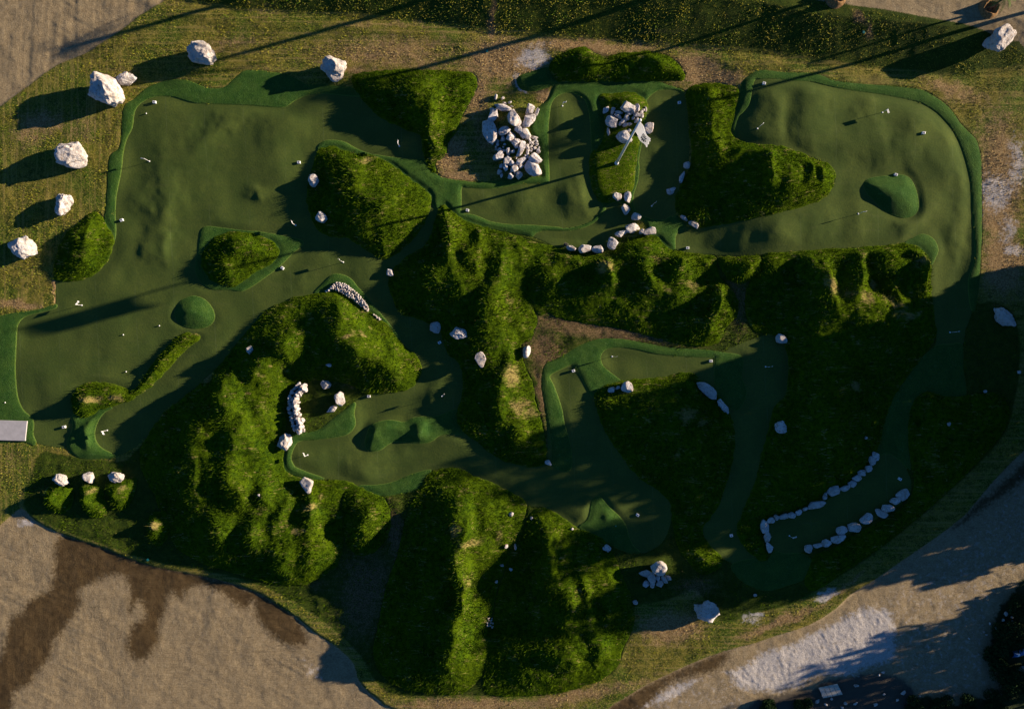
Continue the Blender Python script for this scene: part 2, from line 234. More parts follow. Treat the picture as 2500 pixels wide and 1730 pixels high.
# name, label, outline, height, edge width, extra bumps (px, py, rx, ry, rot, h), surface type
MOUNDS = [
 ('grass_mound','triangular tall grass mound right of the upper left green',M_NORTH,1.0,3.0,[(1020,245,45,50,0,.8),(1062,320,16,50,0,.6),(960,215,60,25,0,.3)],'tall'),
 ('grass_mound','large rounded tall grass knoll with two grey boulders at its left foot',M_KNOLL,1.3,4.0,[(865,420,34,50,0,.7),(885,530,50,50,0,.6),(930,480,40,60,0,.25),(905,575,30,25,0,.3)],'tall'),
 ('grass_mound','long double humped grass ridge above the fringe behind the flagpole',M_HEDGE,0.5,1.2,[(1425,155,22,26,0,.8),(1600,160,40,26,0,.6),(1545,160,25,22,0,.4)],'tall'),
 ('grass_mound','low grass island carrying the rocks and the tall white flagpole',M_FLAG,0.25,1.2,[(1530,250,40,14,0,.3)],'short'),
 ('grass_mound','boot shaped tall grass mound reaching into the upper right green',M_BOOT,0.8,2.5,[(1730,260,25,50,0,.5),(1725,370,25,50,0,.5),(1720,480,35,40,0,.3),(1870,420,22,40,0,1.2),(1915,440,14,45,0,.5),(1955,420,14,40,-10,.5),(1990,440,14,30,0,.4),(1820,385,40,14,-10,.3)],'tall'),
 ('turf_hump','smooth kidney shaped turf hump on the upper right green',M_KIDNEY,0.40,2.0,[(2165,470,30,30,0,.2)],'fringe'),
 ('grass_mound','long tall grass spine running from the pointed tip down to the dark junction',M_SPINE,.8,3.0,[(1095,580,16,60,0,.7),(1160,610,14,60,0,.5),(1120,690,30,50,20,.5),(1200,740,26,60,0,.8),(1225,680,16,60,0,.5),(1180,840,40,30,0,.2),(1235,930,20,80,0,.75),(1268,1050,22,50,0,.5),(1060,680,30,30,0,.3)],'tall'),
 ('grass_mound','broad ridged tall grass mound below the curved row of stones',M_RANGE,0.7,3.0,[(1482,650,20,42,0,1.1),(1535,620,30,20,0,.3),(1585,675,18,40,15,.6),(1652,660,24,44,-15,1.0),(1752,735,16,50,-20,1.4),(1700,640,30,20,0,.2),(1345,690,30,40,0,.2),(1400,640,30,24,0,.3),(1600,620,40,20,0,.3)],'tall'),
 ('grass_mound','small round grass nub in the gap between the two big ridged mounds',M_NUB,0.6,1.4,[(1815,650,20,20,0,.4)],'tall'),
 ('grass_mound','very large dark tall grass mound left of the far right green corridor',M_BIGEAST,.8,4.0,[(1990,680,26,70,20,1.4),(2085,670,18,60,0,.7),(2140,620,60,14,0,.4),(2255,650,10,50,0,1.0),(2240,620,24,14,0,.6),(2150,700,26,50,30,-.9),(2215,710,20,40,30,-.5),(2100,800,60,60,0,.6),(2000,900,80,80,0,.8),(2030,1060,70,80,0,.7),(1950,1160,50,50,0,.6)],'tall'),
 ('grass_mound','egg shaped dark tall grass mound inside the lower right greens',M_CENTRE,1.0,4.0,[(1600,1010,60,50,0,.6),(1660,1100,50,80,0,.5)],'tall'),
 ('grass_mound','small half round grass mound at the left edge of the left green',M_WEST_SMALL,0.7,2.2,[(215,590,28,40,0,.4)],'tall'),
 ('grass_mound','round grass mound on a diamond of fringe turf inside the left green',M_ISLAND,0.75,2.4,[(585,610,30,30,0,.5)],'tall'),
 ('grass_mound','thin snake shaped grass ridge curling through the lower left green',M_SNAKE,0.75,1.3,[(215,980,18,18,0,.5),(400,900,20,12,50,.3)],'tall'),
 ('grass_mound','huge lumpy tall grass mound around the stone garden',M_WEST_BIG,1.1,3.5,[(840,780,40,40,0,.9),(890,850,40,60,10,1.0),(960,900,30,40,0,.6),(700,850,35,35,0,1.0),(640,900,40,40,0,.6),(560,960,30,60,0,1.0),(600,1060,30,50,0,.9),(650,1000,25,40,0,.5),(500,1050,40,60,0,.6),(590,1180,25,50,0,.8),(540,1180,20,40,0,.5),(650,1190,20,40,0,.6),(760,1250,20,60,0,.9),(700,1240,20,40,0,.5),(630,1300,25,40,0,.7),(560,1290,25,40,0,.7),(700,1360,30,30,0,.6),(490,1190,30,50,0,.5),(770,1350,20,40,0,.4)],'tall'),
 ('grass_mound','small shaded grass hump between the huge left mound and the brown path',M_SIDE,0.7,2.0,[(895,1270,25,30,0,.5)],'tall'),
 ('grass_mound','steep tall grass cone at the bottom with a sunlit right flank',M_SOUTH_A,1.2,4.5,[(1125,1300,26,70,0,1.4),(1130,1420,22,80,0,1.4),(1110,1540,26,80,-10,1.5),(1190,1250,40,30,0,.5)],'tall'),
 ('grass_mound','wide dark grass mound at the bottom below the triangular turf patch',M_SOUTH_B,0.9,5.0,[(1345,1380,26,70,0,1.1),(1385,1480,20,60,0,.9),(1430,1440,20,60,0,.6),(1370,1600,40,30,0,.7),(1450,1580,20,50,0,.5),(1480,1480,16,40,0,.4)],'tall'),
 ('grass_mound','long low dark grass bank along the curved right boundary',M_EAST_LOW,0.5,2.5,[],'tall'),
 ('grass_mound','leftmost of the small grass mounds under the three white boulders',M_CAP1,0.5,1.2,[(135,1205,14,20,0,.4)],'tall'),
 ('grass_mound','middle small grass mound under the three white boulders',M_CAP2,0.5,1.2,[(218,1210,14,25,0,.4)],'tall'),
 ('grass_mound','right small grass mound under the three white boulders',M_CAP3,0.5,1.2,[(290,1200,18,20,0,.4)],'tall'),
 ('grass_mound','tiny lone grass cone with a straw coloured top left of the huge mound',M_CAP4,0.5,1.4,[(382,1285,12,18,0,.5)],'tall'),
]
FRINGES = [
 ('mound fringe, smooth dome','smooth round turf dome above the snake shaped ridge',F_DOME,0.48,2.2,[]),
 ('bone','bone shaped fringe turf with two humps in the central lower green',F_BONE,0.12,0.8,[(925,1055,22,22,0,.2),(1020,1040,20,26,0,.38),(968,1050,30,12,0,.1)]),
 ('nw','wide fringe band curving round the top of the upper left green',F_NORTHWEST,0.05,0.5,[]),
 ('saddle','fringe turf winding round the rock pile, the loop green and the flag island',F_SADDLE,0.1,0.4,[]),
 ('hedge','small dusty fringe patch left of the double humped ridge',F_HEDGE,0.2,0.5,[]),
 ('east','narrow fringe band along the outer curve of the upper right green',F_EAST,0.07,0.5,[]),
 ('spur','small rounded fringe spur at the right end of the big dark mound',F_SPUR,0.07,0.5,[]),
 ('corridor','dark teal fringe corridor leading down to the stone lined green',F_CORRIDOR,0.04,0.4,[]),
 ('westedge','fringe strip along the far left edge beside the concrete slab',F_WESTEDGE,0.06,0.8,[]),
 ('island','diamond shaped fringe turf under the round island mound',F_ISLAND,0.06,0.5,[]),
 ('tail','fringe patch at the foot of the snake shaped ridge',F_TAIL,0.1,0.5,[(222,1060,14,40,0,.3)]),
 ('garden','fringe strip wrapping the lower edge of the stone garden',F_GARDEN,0.08,0.4,[]),
 ('south','shaded fringe strip below the central lower green',F_SOUTH,0.06,0.4,[]),
 ('pebbles','fringe cap above the white pebble slope',F_PEBBLES,0.08,0.4,[]),
 ('triangle','triangular fringe patch with a spot of sun in the lower dark green',F_TRIANGLE,0.1,0.5,[(1490,1265,18,20,0,.15)]),
 ('tee','fringe turf framing the tee and the arm green on the right of the valley',F_TEE,0.06,0.5,[]),
 ('gate','dark fringe patch where the arm green meets the shaded column',F_GATE,0.04,0.4,[]),
 ('far','dark fringe patch at the foot of the stone lined green',F_FAR,0.04,0.4,[]),
]
GREENS = [
 ('largest putting green, from the top left round the mounds to the lower junction',P_MAIN),
 ('loop putting green left of the flagpole island',P_LOOP),
 ('small pocket of putting turf above the curved row of stones',P_POCKET),
 ('tall narrow putting green right of the flagpole island',P_EAST_LOBE),
 ('big undulating putting green at the upper right',P_BIG_EAST),
 ('putting green with a long dark column below the valley path',P_ARM),
 ('narrow shaded putting green lined by two rows of stones',P_ROCKS),
]
ROUGH = [(100,1105),(160,1110),(290,1125),(340,1090),(450,960),(600,780),(700,700),(900,600),(1084,504),(1300,560),(1858,600),(2269,620),(2380,650),(2385,735),(2420,735),(2470,760),(2488,820),(2488,911),(2467,1020),(2444,1069),(2391,1130),(2339,1179),(2282,1231),(2170,1322),(2106,1371),(2045,1408),(1944,1468),(1850,1495),(1760,1515),(1700,1440),(1640,1460),(1600,1470),(1550,1480),(1545,1530),(1527,1581),(1493,1634),(1426,1664),(1350,1690),(1275,1698),(1126,1696),(950,1690),(880,1600),(820,1540),(740,1480),(640,1430),(526,1398),(376,1370),(241,1325),(109,1276),(60,1235),(70,1180)]
D_TL = [(402,-60),(402,0),(376,19),(338,41),(301,71),(244,109),(207,132),(150,154),(109,180),(75,207),(38,233),(0,262),(-80,320),(-200,320),(-200,-60)]
D_TR = [(1740,-60),(1802,0),(1850,9),(1925,19),(2008,26),(2061,36),(2132,45),(2226,62),(2301,75),(2376,90),(2421,109),(2470,113),(2500,132),(2700,180),(2700,-60)]
D_BL = [(-200,1400),(-60,1320),(0,1280),(23,1262),(51,1239),(75,1262),(109,1284),(169,1310),(241,1333),(316,1363),(376,1382),(470,1401),(526,1412),(602,1435),(650,1457),(683,1480),(724,1506),(769,1544),(826,1581),(863,1619),(874,1656),(901,1690),(938,1720),(960,1790),(-200,1790)]
D_BR = [(2700,900),(2540,1060),(2467,1130),(2414,1186),(2358,1254),(2300,1300),(2264,1325),(2188,1378),(2132,1416),(2076,1450),(2038,1487),(1974,1525),(1906,1547),(1850,1566),(1839,1570),(1764,1589),(1670,1626),(1576,1671),(1520,1705),(1482,1730),(1430,1790),(2700,1790)]
WET = cr(0,1130,[(380,470),(350,620),(330,780),(300,830),(180,900),(150,970),(80,1000),(50,1070),(20,1200),(0,1250),(-80,1400),(-80,1640),(60,1640),(90,1490),(180,1440),(240,1360),(320,1260),(340,1170),(400,1100),(480,980),(515,920),(510,850),(540,810),(640,760),(720,730),(790,730),(830,800),(840,860),(830,950),(850,960),(900,890),(930,960),(920,1020),(860,1050),(820,1160),(830,1240),(900,1285),(960,1260),(1010,1180),(1030,1130),(1030,1040),(1070,960),(1090,870),(1120,840),(1170,890),(1220,820),(1300,800),(1420,830),(1500,900),(1590,950),(1640,900),(1660,1000),(1729,1090),(1800,1150),(1900,1190),(2000,1150),(1900,980),(1729,860),(1400,740),(1000,650),(640,520)])
WET_BR = cr(1850,1130,[(1840,-160),(1729,0),(1600,120),(1520,200),(1440,250),(1330,370),(1280,420),(1330,400),(1480,290),(1600,210),(1729,110),(1900,-60)])
MUD_BR = [(1430,1760),(1520,1702),(1600,1662),(1700,1618),(1762,1590),(1778,1606),(1740,1640),(1690,1648),(1640,1664),(1600,1700),(1540,1760)]
PALE_BR = [(1480,1745),(1560,1720),(1640,1665),(1800,1620),(1860,1580),(1930,1560),(2050,1500),(2120,1470),(2185,1490),(2200,1560),(2190,1620),(2120,1640),(2080,1660),(2000,1660),(1950,1690),(1880,1700),(1800,1690),(1760,1640),(1720,1660),(1640,1720)]
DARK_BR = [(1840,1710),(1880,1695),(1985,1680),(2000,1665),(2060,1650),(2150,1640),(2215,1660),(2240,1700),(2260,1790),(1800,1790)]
VEG_BR = [(2240,1700),(2300,1710),(2340,1720),(2370,1700),(2420,1705),(2450,1690),(2455,1660),(2430,1640),(2415,1600),(2420,1560),(2430,1500),(2470,1450),(2520,1400),(2700,1400),(2700,1790),(2230,1790)]

# soft straw patches on the mown ground (px,py,rx,ry,rot,strength)
STRAW = [(1230,150,110,60,0,.9),(1160,230,50,80,0,.7),(1420,115,220,18,-3,.8),(1690,170,80,40,0,.9),(1760,195,60,30,0,.8),(950,130,230,55,0,.55),(1100,380,45,60,0,.9),(1190,330,40,70,0,.5),(100,300,60,30,0,.7),(200,320,60,60,0,.35),(70,330,50,40,0,.5),(2440,450,55,170,0,1.0),(2420,330,50,80,0,.5),(2450,640,55,90,0,.9),(2330,225,100,25,-15,.6),(1500,800,200,34,-5,1.2),(1330,860,45,50,30,1.0),(1320,960,12,80,8,.8),(1345,1060,10,80,3,.6),(965,1300,24,80,10,.8),(890,1450,70,120,-10,.75),(1640,1530,90,45,10,.8),(1900,1520,120,14,20,.8),(2050,1440,120,8,35,.5),(1400,1700,260,20,12,.6),(1160,1720,260,20,0,.7),(640,30,60,30,0,.3),(560,110,120,30,10,.4),(300,180,50,30,0,.3),(2075,60,25,10,-40,1.0),(2105,90,8,18,10,1.0),(1330,235,25,20,0,1.0),(40,745,60,12,0,.8),(137,710,4,40,0,.9),(1600,85,80,12,0,.3),(1800,730,30,90,0,.6),(1450,160,30,8,0,.4),(860,170,60,14,0,.6),(1205,55,10,60,5,.8),(1120,430,60,10,0,.9),(780,1430,40,20,0,.4),(950,60,200,8,0,.4),(1700,1430,60,25,0,.6),(30,1130,50,40,0,.25),(840,940,60,10,-10,.3),(2480,1180,30,60,-40,.5)]
PALE = [(1300,140,45,35,20,.9),(1320,110,25,12,0,.5),(1275,215,20,6,-40,.9),(1265,195,8,20,0,.8),(2430,470,50,50,0,1.0),(2480,400,30,80,0,.7),(2460,560,30,60,0,.6),(2470,610,30,20,0,.8),(2020,1450,35,10,30,1.0),(1850,1500,20,8,0,.8),(1830,1510,40,14,0,.6),(60,1275,22,12,0,.9),(765,1640,40,16,-35,.5),(740,1610,30,10,-35,.4),(1345,110,15,8,0,.5)]
# dry patches on the mounds
DRY = [(895,395,30,10,10,.7),(1480,650,25,10,-20,.7),(1465,660,20,12,0,.7),(1600,640,20,10,-20,.6),(1690,700,30,14,-20,.6),(1620,715,20,8,-20,.6),(1575,710,15,6,-30,.7),(1790,710,12,14,0,.6),(1250,920,20,30,0,.9),(1270,990,24,24,0,.8),(1295,1010,18,18,0,.6),(1240,730,20,12,-30,.6),(2010,700,16,26,20,.9),(2055,720,30,18,0,.5),(2105,730,25,20,-20,.7),(2130,700,16,16,-30,.8),(2180,740,40,14,-20,.7),(2210,770,40,12,0,.7),(2245,640,20,25,-40,.6),(2100,625,20,14,0,.4),(1120,1280,16,16,-40,1.0),(1160,1310,35,14,-10,.7),(1218,1300,14,22,0,.6),(1150,1400,14,30,30,.5),(385,1278,12,12,0,.9),(105,1200,12,14,0,.8),(225,1200,14,10,20,.7),(305,1185,16,10,0,.6),(165,1125,30,10,0,.5),(510,920,25,8,45,.8),(855,822,20,6,-5,.8),(895,815,16,6,-20,.8),(690,840,20,8,-20,.5),(650,985,20,8,0,.5),(290,965,16,10,0,.9),(235,970,30,10,0,.8),(480,818,12,5,0,.8),(740,1290,14,10,0,.8),(770,1230,25,7,-5,.8),(790,1212,10,8,0,.7),(650,1240,20,5,-5,.5),(660,1330,14,6,0,.5),(750,1350,10,5,0,.6),(2075,940,18,10,-30,.8),(2160,860,14,10,0,.4),(2060,1035,20,20,0,.4),(1670,1010,30,20,0,.7),(1710,1030,14,12,-30,.7),(1620,1060,30,20,0,.3),(1650,1100,16,30,0,.5),(1570,1020,16,12,0,.5),(2260,1130,30,20,0,.4),(1300,1490,40,14,0,.3),(1640,1450,30,20,0,.3),(1130,800,14,14,0,.3),(1470,640,16,8,0,.5),(2000,860,20,20,0,.3),(80,1140,3,60,0,.8),(470,525,30,8,0,.0)]

# ------------------------------------------------------------------ terrain height and masks
fields_M = []
H = np.zeros((NY, NX), np.float32)
UM = np.full((NY, NX), -3.0, np.float32)
UT = np.full((NY, NX), -3.0, np.float32)     # tall grass only
for (nm, lb, poly, hm, wd, bumps, kind) in MOUNDS:
    s = sdf(poly)
    if kind == 'tall' and hm >= .7: wd *= 1.5
    t = np.clip(s / wd, 0, 1)
    prof = (1 - (1 - t) ** 1.5) if kind == 'tall' and hm >= .7 else 1 - (1 - t) ** 2.2
    up_ = 1.15 if kind == 'tall' and hm >= .7 else 1.0
    h = hm * prof * up_
    bumps = [b_[:5] + (b_[5] * up_,) for b_ in bumps]
    edge = sstep(0, 0.9, s)
    for (bx, by, rx, ry, rot, bh) in bumps:
        h = h + bh * gauss(bx, by, rx, ry, rot) * edge
    H += np.where(s > 0, h, 0)
    fields_M.append(s)
    np.maximum(UM, s, out=UM)
    if kind == 'tall': np.maximum(UT, s, out=UT)
fields_F = []
UF = np.full((NY, NX), -3.0, np.float32)
s_open = np.maximum(np.maximum(sdf(P_LOOP), sdf(P_EAST_LOBE)), sdf(P_POCKET))
for (nm, lb, poly, hm, wd, bumps) in FRINGES:
    s = sdf(poly)
    if nm == 'saddle': s = np.minimum(s, -s_open)
    t = np.clip(s / wd, 0, 1)
    h = hm * (1 - (1 - t) ** 2)
    edge = sstep(0, 0.7, s)
    for (bx, by, rx, ry, rot, bh) in bumps:
        h = h + bh * gauss(bx, by, rx, ry, rot) * edge
    inmound = sstep(0.0, 0.6, -UM)
    H += np.where(s > 0, h, 0) * np.maximum(inmound, 0.0 if hm > 0.5 else 0.0)
    fields_F.append(s)
    np.maximum(UF, s, out=UF)
fields_P = []
UP = np.full((NY, NX), -3.0, np.float32)
for (lb, poly) in GREENS:
    s = sdf(poly)
    fields_P.append(s)
    np.maximum(UP, s, out=UP)
turf = np.maximum(np.maximum(UM, UF), UP)
s_rough = sdf(ROUGH)
s_tl, s_tr, s_bl, s_br = sdf(D_TL, sm=2), sdf(D_TR, sm=2), sdf(D_BL, sm=2), sdf(D_BR, sm=2)

# swells of the greens
green_w = sstep(-0.5, 1.5, UP) * sstep(-0.3, 0.8, -np.maximum(UM, UF))
SWELL = [(395,490,22,75,0,.26),(470,380,50,50,0,.10),(620,465,16,14,0,.16),(555,300,70,22,35,.16),(690,320,30,60,0,.14),(700,440,40,30,0,.08),(340,470,20,30,0,.06),(400,600,14,22,0,.14),(355,595,14,16,0,.12),
 (1965,280,24,110,0,.15),(2115,270,18,40,0,.14),(2215,350,24,50,10,.20),(2290,400,22,70,15,.16),(2060,350,60,30,0,.10),(1880,280,16,60,0,.12),(1840,260,24,30,0,.10),(2150,380,20,40,0,.1),(1800,590,18,30,0,.07),(1740,590,16,30,0,.05),(1900,580,18,30,0,.12),(1990,560,22,40,0,.12),(2080,560,22,40,0,.10),(2215,560,20,50,-15,.20),(2330,560,24,50,-15,.18),(2260,500,24,50,15,.14),(2345,470,14,60,10,.1),
 (1400,480,22,34,0,.22),(1270,490,30,30,0,.14),(1175,480,20,20,0,.08),(1370,300,30,60,0,.06),(1600,350,20,60,0,.10),(1610,270,20,20,0,.08),(1580,450,14,30,0,.08),
 (880,1150,26,24,0,.14),(960,1130,50,18,0,.08),(1070,900,18,20,0,.16),(1060,960,14,14,0,.12),(770,1120,40,18,0,.06),(1250,1165,50,18,0,.10),(1440,600,30,10,0,.08),(1000,800,14,14,0,.1),(900,640,50,25,0,.06),(730,690,20,20,0,.08)]
for (bx, by, rx, ry, rot, bh) in SWELL:
    H += bh * 1.35 * gauss(bx, by, rx * 1.65, ry * 1.35, rot) * green_w
H += green_w * (0.135 * fbm(GX, GY, 4.6, 5, 2, .35) + .20 * vnoise(GX, GY, 9.5, 13) * sstep(6, 14, GX - GY * .0 + 30) + 0.006 * vnoise(GX, GY, .8, 9))
# lumps on the tall grass, small unevenness of the mown ground
tall_w = sstep(0.0, 1.2, UT)
H += tall_w * (0.22 * fbm(GX, GY, 3.6, 21, 2) + 0.065 * fbm(GX, GY, 1.2, 31, 3, .6) + .03 * vnoise(GX, GY, .35, 37))
H += sstep(0, .5, -turf) * (0.03 * fbm(GX, GY, 1.4, 41, 3))
H += sstep(0, .6, UF) * sstep(0, .3, -UM) * 0.012 * vnoise(GX, GY, .5, 51)
# rough ground between the mounds
H += sstep(0, 1, s_rough) * sstep(0, .8, -turf) * (0.08 * fbm(GX, GY, 1.8, 61, 3))
# grassy bank rising to the track along the top
bx_ = np.array([-400, 300, 400, 600, 900, 1200, 1500, 1850, 2050, 2300, 2500, 2700])
by_ = np.array([-200, -60, 0, 30, 45, 80, 105, 130, 165, 190, 170, 150])
edge_y = wy(np.interp(gx / K + 1250, bx_, by_))[None, :]
north = GY - edge_y
H += 0.40 * np.clip(north + .25 * vnoise(GX, GY, 6, 3), 0, 4.2) + 0.10 * np.exp(-((north + 1.0) / .7) ** 2)
H += .046 * np.clip(wx(2400) - GX, 0, 30) * sstep(wx(1700), wx(1900), GX) * sstep(wy(740), wy(560), GY) * sstep(wy(110), wy(240), GY)
H += 0.12 * gauss(2140, 195, 90, 14, -8) + .08 * gauss(1900, 160, 200, 12, -5)
# dirt lies lower than the sod; track surface is churned
H -= 0.17 * sstep(-.3, .3, s_bl) + 0.08 * sstep(-.1, .2, s_tl) + 0.12 * sstep(-.1, .2, s_br)
dirt_any = np.maximum(np.maximum(s_tl, s_tr), np.maximum(s_bl, s_br))
dw = sstep(0, .3, dirt_any)
th = R(-28)
U_ = GX * math.cos(th) + GY * math.sin(th); V_ = -GX * math.sin(th) + GY * math.cos(th)
H += dw * (0.016 * vnoise(U_ / 6, V_, 0.3, 71) * sstep(-.2, .6, vnoise(GX, GY, 5, 73)) + 0.006 * fbm(GX, GY, .35, 81, 2, .8) + 0.04 * fbm(GX, GY, 6, 85, 2))
H += sstep(0, .6, s_tl) * .022 * vnoise((GX * .35 - GY * .12), (GX * .34 - GY * .05) + GX * .6, .5, 91)
# churned ruts in the pale dust
pale_s = sdf(PALE_BR, sm=3)
H += sstep(0, 1, pale_s) * (.03 * np.abs(vnoise(GX * 1.0 + GY * .5, GY * .45 - GX * .2, .36, 95)) + .02 * np.abs(vnoise(GX * .5 - GY * .7, GY * .9 + GX * .8, .3, 97)))
# heaped ground under the rock pile
pile = 0.45 * gauss(1262, 360, 40, 62, 0) + .5 * gauss(1275, 300, 40, 30, 0)
H += pile * sstep(0, .5, -np.maximum(UF, UP))
H += .35 * gauss(1535, 282, 36, 22, 0) + .1 * gauss(1190, 260, 24, 20, 0)

def hs(x, y):
    i = np.clip((np.asarray(x) - gx[0]) / G, 0, NX - 1.001); j = np.clip((np.asarray(y) - gy[0]) / G, 0, NY - 1.001)
    i0 = i.astype(int); j0 = j.astype(int); fi = i - i0; fj = j - j0
    return (H[j0, i0] * (1 - fi) + H[j0, i0 + 1] * fi) * (1 - fj) + (H[j0 + 1, i0] * (1 - fi) + H[j0 + 1, i0 + 1] * fi) * fj
def fsample(F, x, y):
    i = np.clip(np.rint((np.asarray(x) - gx[0]) / G), 0, NX - 1).astype(int); j = np.clip(np.rint((np.asarray(y) - gy[0]) / G), 0, NY - 1).astype(int)
    return F[j, i]
def spot(px, py, up=0.0):
    """ground point that shows at photo pixel px,py, seen at height 'up' above the ground"""
    x, y = wx(px), wy(py)
    for _ in range(4):
        z = float(hs(x, y)) + up
        f = (CAMH - z) / CAMH
        x, y = wx(px) * f, wy(py) * f
    return x, y, float(hs(x, y))

# ------------------------------------------------------------------ materials
class NB:
    def __init__(s, name):
        s.m = bpy.data.materials.new(name); s.m.use_nodes = True
        s.t = s.m.node_tree; s.b = s.t.nodes['Principled BSDF']
        s.b.inputs['Roughness'].default_value = 0.95
        s.b.inputs['Specular IOR Level'].default_value = 0.08
        s.pos = s.t.nodes.new('ShaderNodeNewGeometry').outputs['Position']
    def n(s, typ, **kw):
        n = s.t.nodes.new(typ)
        for k, v in kw.items(): setattr(n, k, v)
        return n
    def put(s, sock, v):
        if isinstance(v, bpy.types.NodeSocket): s.t.links.new(v, sock)
        elif v is not None:
            sock.default_value = v
    def mapped(s, scale=(1, 1, 1), rot=0, src=None):
        m = s.n('ShaderNodeMapping'); s.put(m.inputs[0], src or s.pos)
        m.inputs['Scale'].default_value = scale; m.inputs['Rotation'].default_value = (0, 0, rot)
        return m.outputs[0]
    def noise(s, scale, detail=2, rough=.5, vec=None, dist=0):
        n = s.n('ShaderNodeTexNoise'); s.put(n.inputs['Vector'], vec or s.pos)
        n.inputs['Scale'].default_value = scale; n.inputs['Detail'].default_value = detail
        n.inputs['Roughness'].default_value = rough; n.inputs['Distortion'].default_value = dist
        return n.outputs[0]
    def math(s, op, a, b=None, c=None, clamp=False):
        n = s.n('ShaderNodeMath', operation=op, use_clamp=clamp)
        for k, v in enumerate((a, b, c)): 
            if v is not None: s.put(n.inputs[k], v)
        return n.outputs[0]
    def ramp(s, v, a, b, lo=0, hi=1):
        n = s.n('ShaderNodeMapRange', interpolation_type='SMOOTHSTEP'); s.put(n.inputs[0], v)
        n.inputs[1].default_value = a; n.inputs[2].default_value = b; n.inputs[3].default_value = lo; n.inputs[4].default_value = hi
        return n.outputs[0]
    def mix(s, f, a, b, mode='MIX'):
        n = s.n('ShaderNodeMix', data_type='RGBA', blend_type=mode)
        s.put(n.inputs[0], f)
        for k, v in ((6, a), (7, b)):
            s.put(n.inputs[k], v if isinstance(v, bpy.types.NodeSocket) else tuple(v) + (1,))
        return n.outputs[2]
    def attr(s, name):
        n = s.n('ShaderNodeAttribute', attribute_name=name); return n.outputs['Fac']
    def bump(s, hgt, dist, strength=1.0, prev=None):
        n = s.n('ShaderNodeBump'); s.put(n.inputs['Height'], hgt); n.inputs['Distance'].default_value = dist
        n.inputs['Strength'].default_value = strength
        if prev: s.put(n.inputs['Normal'], prev)
        return n.outputs[0]
    def done(s, col, nrm=None, rough=None):
        s.put(s.b.inputs['Base Color'], col if isinstance(col, bpy.types.NodeSocket) else tuple(col) + (1,))
        if nrm: s.put(s.b.inputs['Normal'], nrm)
        if rough is not None: s.put(s.b.inputs['Roughness'], rough)
        return s.m

def mat_green():
    b = NB('putting_turf')
    n1 = b.noise(.35, 3); n2 = b.noise(6, 2, .6); n3 = b.noise(30, 2, .7)
    c = b.mix(b.ramp(n1, .35, .65), (.063, .094, .019), (.086, .115, .023))
    c = b.mix(b.ramp(n2, .3, .7, 0, .5), c, (.042, .070, .020))
    c = b.mix(b.ramp(n3, .6, .75, 0, .4), c, (.09, .12, .05))
    c = b.mix(b.ramp(b.noise(1, 3, .6, vec=b.mapped((.5, 2.5, 1), 1.2)), .55, .7, 0, .25), c, (.095, .115, .035))
    # faint glued seams between the carpet rolls
    sx = b.n('ShaderNodeSeparateXYZ'); b.put(sx.inputs[0], b.pos)
    xx = b.math('ADD', b.math('MULTIPLY', sx.outputs[0], .262), b.math('MULTIPLY', sx.outputs[1], .012))
    fr = b.math('ABSOLUTE', b.math('SUBTRACT', b.math('FRACT', b.math('ADD', xx, b.math('MULTIPLY', b.noise(.15, 1), .12))), .5))
    c = b.mix(b.math('MULTIPLY', b.ramp(fr, 0, .012, 1, 0), b.ramp(b.noise(.5, 2), .4, .6, .05, .35)), c, (.13, .16, .07))
    bp = b.bump(n2, .014); bp = b.bump(n3, .006, .8, bp)
    return b.done(c, bp)
def mat_fringe():
    b = NB('fringe_turf')
    n1 = b.noise(.8, 3); n2 = b.noise(4.5, 5, .8, dist=1.2); n3 = b.noise(22, 2, .7, vec=b.mapped((1, .3, 1), .6))
    c = b.mix(b.ramp(n1, .3, .7), (.032, .086, .013), (.054, .112, .017))
    c = b.mix(b.ramp(n2, .5, .75, 0, .8), c, (.10, .18, .055))
    c = b.mix(b.ramp(n3, .35, .55, .6, 0), c, (.01, .045, .014))
    c = b.mix(b.math('MULTIPLY', b.attr('sunlit_lip'), .6), c, (.16, .22, .04))  # brighter edge colour paints in the sunlight caught along the fringe edge
    bp = b.bump(n2, .06); bp = b.bump(n3, .03, 1, bp)
    return b.done(c, bp)
